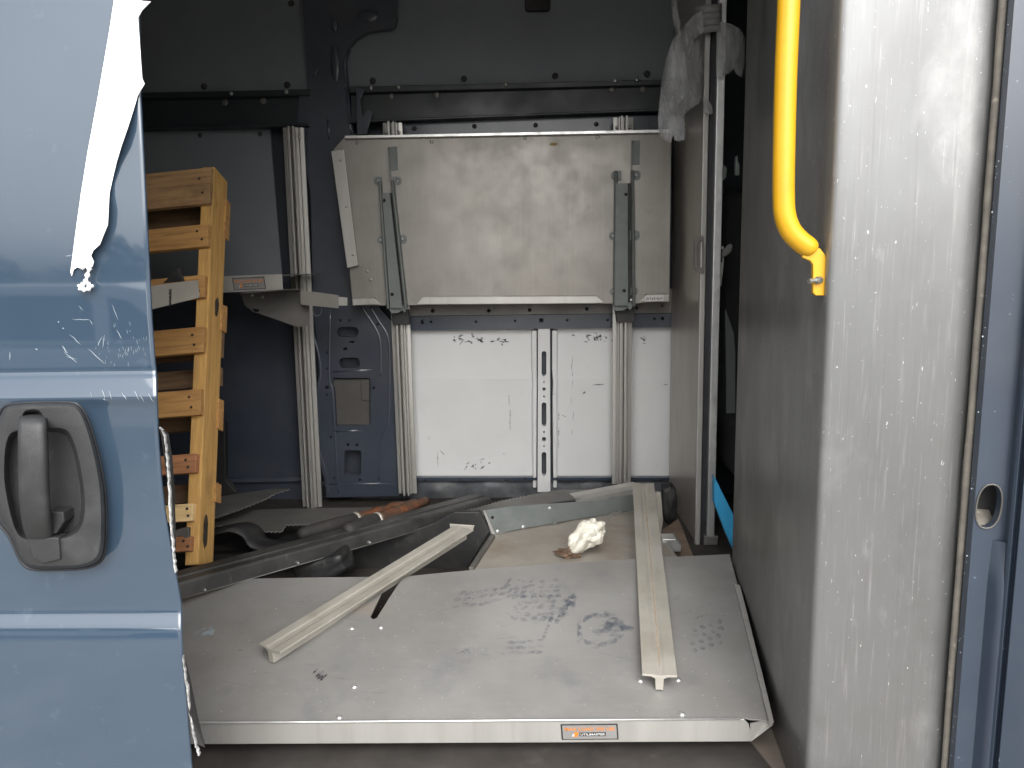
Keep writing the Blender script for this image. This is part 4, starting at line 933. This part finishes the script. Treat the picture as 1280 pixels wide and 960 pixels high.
# front lip folded down
la = TP.at(120, 905); lb_ = TP.at(937, 898.5)
zl = at(600, 928, Y=at(600, 901, Z=.07).y).z
lo_ = [(120, 932), (240, 930.5), (938, 927), (938.5, 915), (936, 905), (930, 899), (240, 904), (120, 905.5)]
LY = Plane(la + Vector((0, -.002, 0)), lb_ + Vector((0, -.002, 0)), la + Vector((0, -.002, -1)))
lip = solid('front_lip', [LY.at(x, y) for x, y in lo_], (0, .003, 0), M_rail, tray, bevel=.001)
ed = [LY.at(x, y, .001) for x, y in [(120, 905), (240, 903.5), (640, 900.5), (925, 898.5)]]
tube('bright_fold', ed, .0022, M_edge, tray, 6)
rl = [(918, 730), (925, 731), (940, 790), (955, 850), (967.5, 902), (963, 908), (959, 892), (940, 815)]
solid('right_flange', [TP.at(x, y, .012) for x, y in rl], TP.n * -.003, M_rail, tray, bevel=.0008)
solid('flange_web', [TP.at(918, 731, .011), TP.at(940, 816, .011), TP.at(961, 898, .011), TP.at(961, 898, 0), TP.at(940, 816, 0), TP.at(918, 731, 0)], (.002, 0, 0), M_rail, tray)
solid('corner_fold', [LY.at(938, 927), LY.at(940, 926), TP.at(967, 906), TP.at(962, 899), LY.at(938, 905)], (0, .003, 0), M_rail, tray)
rivets('rivet', [TP.at(x, y) for x, y in [(440, 785.5), (476, 784.5), (443, 858.5), (424, 897), (800.5, 851), (847.5, 850), (852.5, 893)]], TP.n, .0062, .004, M_edge, tray)
CC = LY.at(737, 914.6, .001); ux = (LY.at(772, 914.3, .001) - LY.at(702, 915, .001)).normalized(); uy = Vector((0, 0, 1)); uy = (uy - ux * uy.dot(ux)).normalized()
if ux.cross(uy).y > 0: pass
sticker(CC, ux, uy, (LY.at(772.5, 914.5) - LY.at(701.5, 914.5)).length, (LY.at(737, 905) - LY.at(737, 924.5)).length, tray)
# boot prints: dusty tread lugs
def lug(gg, x, y, rx, ry, rot, n=8):
    P = []
    for i in range(n):
        a = 2 * math.pi * i / n; ex, ey = rx * math.cos(a) * random.uniform(.75, 1.2), ry * math.sin(a) * random.uniform(.75, 1.2)
        P.append(TP.at(x + ex * math.cos(rot) - ey * math.sin(rot), y + ex * math.sin(rot) + ey * math.cos(rot), .0006 + random.uniform(0, .0003)))
    gg.add(P, [tuple(range(n))])
M_lug = bpy.data.materials.new('faint_tread_dust'); M_lug.use_nodes = True
_n = M_lug.node_tree.nodes; _l = M_lug.node_tree.links; _b = _n['Principled BSDF']; _b.inputs['Base Color'].default_value = (.13, .145, .17, 1); _b.inputs['Roughness'].default_value = .6
_t = _n.new('ShaderNodeTexNoise'); _t.inputs['Scale'].default_value = 55; _t.inputs['Detail'].default_value = 7; _c = _n.new('ShaderNodeTexCoord'); _l.new(_c.outputs['Object'], _t.inputs['Vector'])
_r = _n.new('ShaderNodeMapRange'); _r.inputs[1].default_value = .38; _r.inputs[2].default_value = .68; _r.inputs[3].default_value = .0; _r.inputs[4].default_value = .42; _l.new(_t.outputs['Fac'], _r.inputs[0]); _l.new(_r.outputs[0], _b.inputs['Alpha'])
def print_obj(fn):
    gg = G(); fn(gg); o = gg.build('boot_print', M_lug, tray); o['kind'] = 'stuff'
def pr1(gg):
    for r in range(3):
        for c in range(6): lug(gg, 575 + c * 11 - r * 3 + random.uniform(-2, 2), 742 - c * 1.6 + r * 8 + random.uniform(-1.5, 1.5), 6, 2.4, -.35)
    for r in range(4):
        for c in range(7): lug(gg, 636 + c * 10 + random.uniform(-2, 2), 726 + r * 6.5 + random.uniform(-1.5, 1.5), 5, 2.2, random.uniform(-.8, .1))
def pr2(gg):
    for r in range(5):
        for c in range(6): lug(gg, 644 + c * 11 + (r % 2) * 5 + random.uniform(-2, 2), 745 + r * 7.2 + random.uniform(-1.5, 1.5), 5, 3, random.uniform(-.6, .2))
    for k in range(10): lug(gg, 702 + k * 1.5 + random.gauss(0, 3), 768 - k * 2.2 + random.gauss(0, 3), 9, 4.5, -.9)
    for k in range(8): lug(gg, 680 + k * 1.4, 796 - k * 3.6, 2.6, 4.2, .4)
def pr3(gg):
    for k in range(30):
        a = 2 * math.pi * k / 30; lug(gg, 750 + 28 * math.cos(a) + random.gauss(0, 2), 787 + 19 * math.sin(a) + random.gauss(0, 1.5), 6, 3.2, a + 1.57)
    for k in range(18): lug(gg, 762 + random.gauss(0, 10), 784 + random.gauss(0, 5), 8, 4, random.uniform(-.3, .3))
def pr4(gg):
    for r in range(4):
        for c in range(4): lug(gg, 868 + c * 10.5 - r * 1.0 + (r % 2) * 3, 787 + r * 8.6 - c * 3.2, 4, 3.2, .3)
    for k in range(9): lug(gg, 884 + 16 * math.cos(R(180 + k * 22)), 778 + 9 * math.sin(R(180 + k * 22)), 2.6, 1.4, R(270 + k * 22))
def pr5(gg):
    for r in range(3):
        for c in range(4): lug(gg, 640 + c * 13 - r * 3 + random.uniform(-2, 2), 803 + r * 7 - c * .8, 7.5, 2.2, .05)
    for k in range(6): lug(gg, 574 + k * 3, 815 - (k % 3) * 2, 7, 2.5, 0)
for fn in (pr1, pr2, pr3, pr4, pr5): print_obj(fn)
gd = G()
for i in range(110):
    x, y = random.uniform(250, 930), random.uniform(735, 890); lug(gd, x, y, random.uniform(.3, .8), random.uniform(.25, .5), random.uniform(0, 3), 5)
o = gd.build('white_specks', M_edge, tray); o['kind'] = 'stuff'
gd = G()
for i in range(46):
    x, y = random.uniform(270, 900), random.uniform(745, 885); a = random.gauss(.15, .5); l = random.uniform(8, 55); P = []
    for k in range(7):
        t = k / 6; P.append((x + l * t * math.cos(a), y - l * t * math.sin(a) * .5 + 2 * math.sin(t * 2 + i), math.sin(math.pi * (t * .9 + .05)) * random.uniform(.2, .45)))
    q = []
    for (px, py, w_) in P: q += [TP.at(px, py - w_, .0007), TP.at(px, py + w_, .0007)]
    gd.add(q, [(2 * k, 2 * k + 1, 2 * k + 3, 2 * k + 2) for k in range(6)])
o = gd.build('drag_scratches', M_lug, tray); o['kind'] = 'stuff'
gd = G(); 
for i in range(16): lug(gd, 400 + random.gauss(0, 4), 846 - i * .3 + random.gauss(0, 3), 3, 1, -.8)
o = gd.build('dark_scrape', M_scuff, tray); o['kind'] = 'stuff'
gd = G()
for i in range(22): lug(gd, 260 + random.gauss(0, 4), 790 + random.gauss(0, 2), 4, .8, -.5, 6)
o = gd.build('pale_scrape', M_scratchw, tray); o['kind'] = 'stuff'

# ------------------------------------------------------------------ loose rails
hat = lambda W: [(-W, 0), (-.016, -.001), (-.0085, -.005), (-.0075, -.030), (.0075, -.030), (.0085, -.005), (.016, -.001), (W, 0), (W, .0045), (.012, .0040), (.006, .0020), (-.006, .0020), (-.012, .0040), (-W, .0045)]
def loose(A, B, W, label, name='loose_rail', n=10):
    return tag(extr(name, hat(W), A, B, (0, 0, 1), M_looserail, None, n=n, bevel=.0008), label, 'rail', 'loose aluminium rails lying on the fallen shelves')
A = TP.at(337, 812, .034); B = at(580, 661, Y=2.06)
r1 = loose(A, B, .034, 'loose aluminium rail lying diagonally from the dark junk down onto the fallen shelf')
o = plate('end_plate', [(562, 655), (593, 657), (591, 663), (575, 668), (563, 663)], 2.085, .004, M_looserail, r1, bevel=.0006)
A = TP.at(824.5, 846, .0345); B = at(804, 605, Y=2.38)
r2 = loose(A, B, .034, 'loose aluminium rail lying straight back from the front shelf past the crumpled paper')

for rr_, A_, B_ in ((r2, TP.at(824.5, 846, .0345), at(804, 605, Y=2.38)),):
    d_ = (B_ - A_).normalized(); s_v = d_.cross(Vector((0, 0, 1))).normalized(); u_v = s_v.cross(d_)
    L_ = []; n = 40
    for i in range(n + 1): L_.append(A_ + (B_ - A_) * (.03 + .9 * i / n) + u_v * .0024 + s_v * (.002 + .0026 * abs(noise.noise(Vector((i * .4, 1, 1)))) + .0012))
    L_ += [A_ + (B_ - A_) * (.03 + .9 * i / n) + u_v * .0024 + s_v * (.001 - .0030 * abs(noise.noise(Vector((i * .5, 5, 1))))) for i in reversed(range(n + 1))]
    make('groove_dirt', L_, [tuple([i, i + 1, 2 * n - i, 2 * n + 1 - i]) for i in range(n)], mat('brown_groove_dirt', (.26, .20, .14), (.36, .30, .23), 60, .8), rr_)

# ------------------------------------------------------------------ second shelf and junk behind
s2 = empty('second_shelf', at(700, 690, Z=.085), 'brown stained aluminium shelf lying behind the big fallen shelf', 'shelf')
ZZ = .085
sp = [(560, 735), (590, 709), (614, 670), (640, 661), (700, 650), (800, 634), (850, 700), (850, 735)]
M_stained = mat('stained_aluminium', (.33, .30, .26), (.40, .37, .325), 6, .55, .4, .08, .05, 200, spots=[((.26, .20, .14), 5, .5, .7, .7, NONE), ((.5, .42, .33), 16, .62, .75, .5, NONE)])
solid('shelf_top', [at(x, y, Z=ZZ) for x, y in sp], (0, 0, -.003), M_stained, s2)
solid('left_flange', [at(x, y, Z=ZZ + .012) for x, y in [(586, 709), (592, 709), (619, 668), (614, 667)]], (0, 0, -.012), M_greymetal, s2, bevel=.001)
bmY = Plane(at(612, 670, Z=ZZ), at(800, 638, Z=ZZ), at(612, 670, Z=ZZ) + Vector((0, 0.01, 1)))
bmp = solid('side_beam', [bmY.at(x, y) for x, y in [(605.5, 638), (640, 633), (757, 625), (764, 622), (800, 618), (800, 637), (740, 646), (640, 663), (614, 671)]], (0, .003, 0), M_greygreen, s2, holes=[[bmY.at(x, y) for x, y in circ(615.5, 647, 2)]], bevel=.0008)
solid('beam_edge', [bmY.at(x, y, .001) for x, y in [(604, 639), (606, 638), (619, 668), (616, 670)]], (0, .004, 0), M_rail, s2)
rivets('rivet', [bmY.at(x, y) for x, y in [(687, 635), (654, 658.5), (622, 664)]], bmY.n, .006, .004, M_edge, s2)
for P in ([(688, 660), (694, 653), (697, 655), (703, 659), (700, 661)], [(760, 646), (767, 640), (772, 641), (775, 637), (778, 640), (770, 647)]):
    solid('bent_tab', [bmY.at(x, y, .01) for x, y in P], (0, .003, .002), M_steel, s2)
# crumpled paper
pc = at(734, 678, Y=2.10); bm = bmesh.new(); bmesh.ops.create_icosphere(bm, subdivisions=6, radius=1)
for v_ in bm.verts:
    p = v_.co.copy(); vd = noise.voronoi(p * 1.05 + Vector((4, 2, 7)))[0]; vd2 = noise.voronoi(p * 2.0 + Vector((1, 8, 3)))[0]; r_ = .78 + .36 * noise.noise(p * 1.3 + Vector((3, 1, 7))) + .34 * (vd[1] - vd[0]) + .13 * (vd2[1] - vd2[0]) + .02 * noise.noise(p * 6)
    q = Vector((p.x * .058 + p.z * .016, p.y * .04, p.z * .049)) * r_
    q = q + Vector((0, 0, -.02)) * max(0, -p.x)
    v_.co = q + pc
zmin = min(v_.co.z for v_ in bm.verts)
for v_ in bm.verts: v_.co.z = max(v_.co.z - zmin + ZZ, ZZ + .001) if True else 0
me = bpy.data.meshes.new('crumpled_paper'); bm.to_mesh(me); bm.free(); me.materials.append(M_paper)
cp = bpy.data.objects.new('crumpled_paper', me); COL.objects.link(cp); tag(cp, 'crumpled white paper ball with a brown soiled tip on the brown shelf', 'paper')
bm = bmesh.new(); bmesh.ops.create_icosphere(bm, subdivisions=3, radius=1); tc_ = at(710, 691, Y=2.09)
for v_ in bm.verts:
    p = v_.co.copy(); v_.co = Vector((p.x * .036, p.y * .022, p.z * .014 * (1 + p.x * .6))) * (1 + .5 * noise.noise(p * 3)) + tc_
me = bpy.data.meshes.new('soiled_tip'); bm.to_mesh(me); bm.free(); me.materials.append(M_paperbrown)
o = bpy.data.objects.new('soiled_tip', me); COL.objects.link(o); adopt(o, cp)

# long black trim rail
A = at(214, 735, Y=1.70); B = at(606, 627, Y=2.50)
bt = extr('black_trim_rail', [(.030, -.022), (.034, -.022), (.032, .014), (.028, .019), (.004, .020), (.002, .016), (-.006, .016), (-.008, .021), (-.042, .022), (-.044, .010), (-.040, .010), (-.038, .018), (.024, .014), (.029, .010)], A, B, (0, 0, 1), M_trim, None, n=10, bevel=.0006)
for v_ in bt.data.vertices: v_.co.z += noise.noise(v_.co * 2) * .002
tag(bt, 'long black plastic trim rail lying slantwise across the junk', 'trim rail')
dv = (B - A).normalized(); sd = dv.cross(Vector((0, 0, 1))).normalized()
rivets('rail_screw', [A + (B - A) * t + sd * .034 + Vector((0, 0, -.012)) for t in (.06, .30, .52, .72)], sd, .005, .010, M_steel, bt)
edge_l = [A + sd * .033 + Vector((0, 0, -.020)), B + sd * .033 + Vector((0, 0, -.020))]
tube('pale_edge', edge_l, .0018, M_greymetal, bt, 5)
# black panel under it
bp_ = plate('black_board', [(330, 745), (430, 690), (540, 655), (568, 640), (600, 640), (612, 665), (570, 735), (450, 760)], 2.22, .02, M_blackplastic, bevel=.003); tag(bp_, 'flat black plastic board standing under the black trim rail', 'board')
# soft grey liner lump
def lump(name, px, py, Y, sx, sy, sz, m, label, cat, seed, rotz=0):
    bm = bmesh.new(); bmesh.ops.create_icosphere(bm, subdivisions=4, radius=1); c = at(px, py, Y=Y); Rz = Matrix.Rotation(rotz, 3, 'Y')
    for v_ in bm.verts:
        p = v_.co.copy(); k = max(abs(p.x), abs(p.y), abs(p.z)); p = p.lerp(p / k, .55)
        r_ = 1 + .14 * noise.noise(p * 1.6 + Vector((seed, 0, 0))) + .05 * noise.noise(p * 5)
        v_.co = Rz @ Vector((p.x * sx, p.y * sy, p.z * sz)) * r_ + c
    me = bpy.data.meshes.new(name); bm.to_mesh(me); bm.free(); me.materials.append(m)
    for q in me.polygons: q.use_smooth = True
    o = bpy.data.objects.new(name, me); COL.objects.link(o); return tag(o, label, cat)
lump('foam_roll', 405, 706, 2.02, .085, .06, .035, M_blackplastic, 'rounded dark grey foam roll lying under the black trim rail', 'foam roll', 3, R(-18))
# wheel arch liner
wl = []
arch = spline([(190, 690), (245, 676), (275, 668), (290, 667), (303, 673), (312, 685), (335, 690), (370, 690), (410, 690)], 4)
Pw = [at(x, y, Y=2.12) for x, y in arch]; v = []; f = []
for k, (dy, dz) in enumerate(((-.0, 0), (.07, -.004), (.14, -.02))):
    for i, p in enumerate(Pw): v.append(p + Vector((0, dy, dz + noise.noise(p * 6 + Vector((0, k, 0))) * .008)))
n_ = len(Pw)
for k in range(2):
    for i in range(n_ - 1): f.append((k * n_ + i, k * n_ + i + 1, (k + 1) * n_ + i + 1, (k + 1) * n_ + i))
wa = make('arch_liner', v, f, M_blackplastic, None, smooth=True); s = wa.modifiers.new('t', 'SOLIDIFY'); s.thickness = .006; s.offset = 1
tag(wa, 'bent black plastic arch liner on the floor right of the pallet foot', 'liner')
# lower dusty liner piece between
lp2 = solid('floor_liner', [at(x, y, Z=.06) for x, y in [(190, 760), (260, 735), (320, 710), (420, 680), (470, 660), (400, 655), (300, 690), (190, 700)]], (0, 0, -.004), M_blackplastic); tag(lp2, 'flat dusty black liner sheet lowest in the junk beside the pallet foot', 'liner')
# serrated sheets
def serrated(name, edge, rest, Z, m, label, tooth=2.6, hgt=.004):
    E_ = []
    pts = []
    for (a0, b0), (a1, b1) in zip(edge, edge[1:]):
        n = max(2, int(math.hypot(a1 - a0, b1 - b0) / tooth))
        for i in range(n): pts.append((a0 + (a1 - a0) * i / n, b0 + (b1 - b0) * i / n))
    pts.append(edge[-1])
    for i, (x, y) in enumerate(pts): E_.append(at(x, y + (1.3 if i % 2 else -.2), Z=Z))
    o = solid(name, E_ + [at(x, y, Z=Z) for x, y in rest], (0, 0, -.003), m)
    v, f = tube_vf([p + Vector((0, -.001, -.001)) for p in E_], .0013, 5); make('cut_edge', v, f, M_rail, o)
    return tag(o, label, 'metal sheet', 'serrated grey metal sheets on the floor')
serrated('serrated_sheet', [(244, 653), (262, 649), (300, 636), (330, 624), (345, 616), (362, 611)], [(340, 611), (300, 617), (262, 622), (235, 634)], .15, M_greymetal, 'slanting grey metal sheet with saw-toothed edge against the left wall')
serrated('serrated_sheet', [(255, 658), (293, 656), (297, 663.5), (352, 664), (358, 655.5), (389, 655), (391, 660), (440, 656), (452, 650)], [(480, 642), (470, 634), (400, 635), (310, 637), (262, 648)], .105, M_greymetal, 'flat notched grey metal sheet lying at the foot of the left upright rail')
o = serrated('serrated_sheet', [(568, 643), (585, 637), (600, 633), (628, 625), (660, 619)], [(700, 612), (740, 612), (735, 622), (640, 634), (576, 651), (571, 650)], .13, M_greymetal, 'narrow grey strip with bright toothed edge and round hole behind the brown shelf', 2.2)
# two rusty bars with black grips
def rusty(p0, p1, fr, label):
    A, B = at(*p0[:2], Y=p0[2]), at(*p1[:2], Y=p1[2]); t = empty('rusty_bar', A, label, 'tool handle', 'rusty bars with black grips')
    d = B - A; n = 12
    tube('bar', [A + d * (fr + (1 - fr) * i / n) for i in range(n + 1)], [.0195 + .003 * math.sin(i * 1.9) if i < n - 2 else .014 for i in range(n + 1)], M_orange, t, 10)
    tube('grip', [A, A + d * .02, A + d * .05, A + d * fr * .5, A + d * fr * .97, A + d * fr], [.010, .019, .022, .0225, .021, .018], M_grip, t, 12)
    tube('grip_ring', [A + d * fr * 1.0, A + d * (fr + .015)], .0225, M_looserail, t, 12)
    return t
rusty((373, 669, 2.10), (520, 628, 2.45), .45, 'rusty orange bar with black grip, the farther one lying left of the pair')
rusty((431, 664, 2.10), (533, 626, 2.42), .36, 'rusty bar with black grip and white tag, nearer one of the pair')
# pale rail piece beyond the beam
A = at(716, 626, Y=2.52); B = at(796, 611, Y=2.60)
o = extr('pale_rail_piece', [(-.03, -.012), (.03, -.018), (.03, .012), (.01, .018), (-.03, .018)], A, B, (0, 0, 1), M_rail, None, bevel=.001); tag(o, 'short pale aluminium rail piece propped behind the grey beam', 'rail piece')
# right corner bits
o = plate('small_angle', [(828, 674), (845, 674), (852, 682), (851, 690), (826, 690)], 2.2, .05, M_edge, bevel=.002); tag(o, 'small bright aluminium angle by the foot of the partition door', 'angle piece')
o = plate('wood_strip', [(817, 616), (826, 616), (829, 650), (826, 670), (820, 660)], 2.35, .015, M_looserail, bevel=.001); tag(o, 'short dull strip standing right of the long loose rail', 'strip')
o = lump('dark_insulation', 836, 628, 2.6, (.026), .03, .07, M_blackplastic, 'crumpled black plastic bundle in the corner by the partition door', 'bundle', 8)  # black lump stands for the dark insulation in the corner
o = solid('rusty_plate', [at(x, y, Z=.02) for x, y in [(826, 665), (848, 650), (862, 685), (868, 700), (826, 700)]], (0, 0, .004), mat('rusty_floor_plate', (.14, .10, .075), (.2, .15, .115), 20, .8)); tag(o, 'rust brown plate on the floor by the partition door', 'plate')
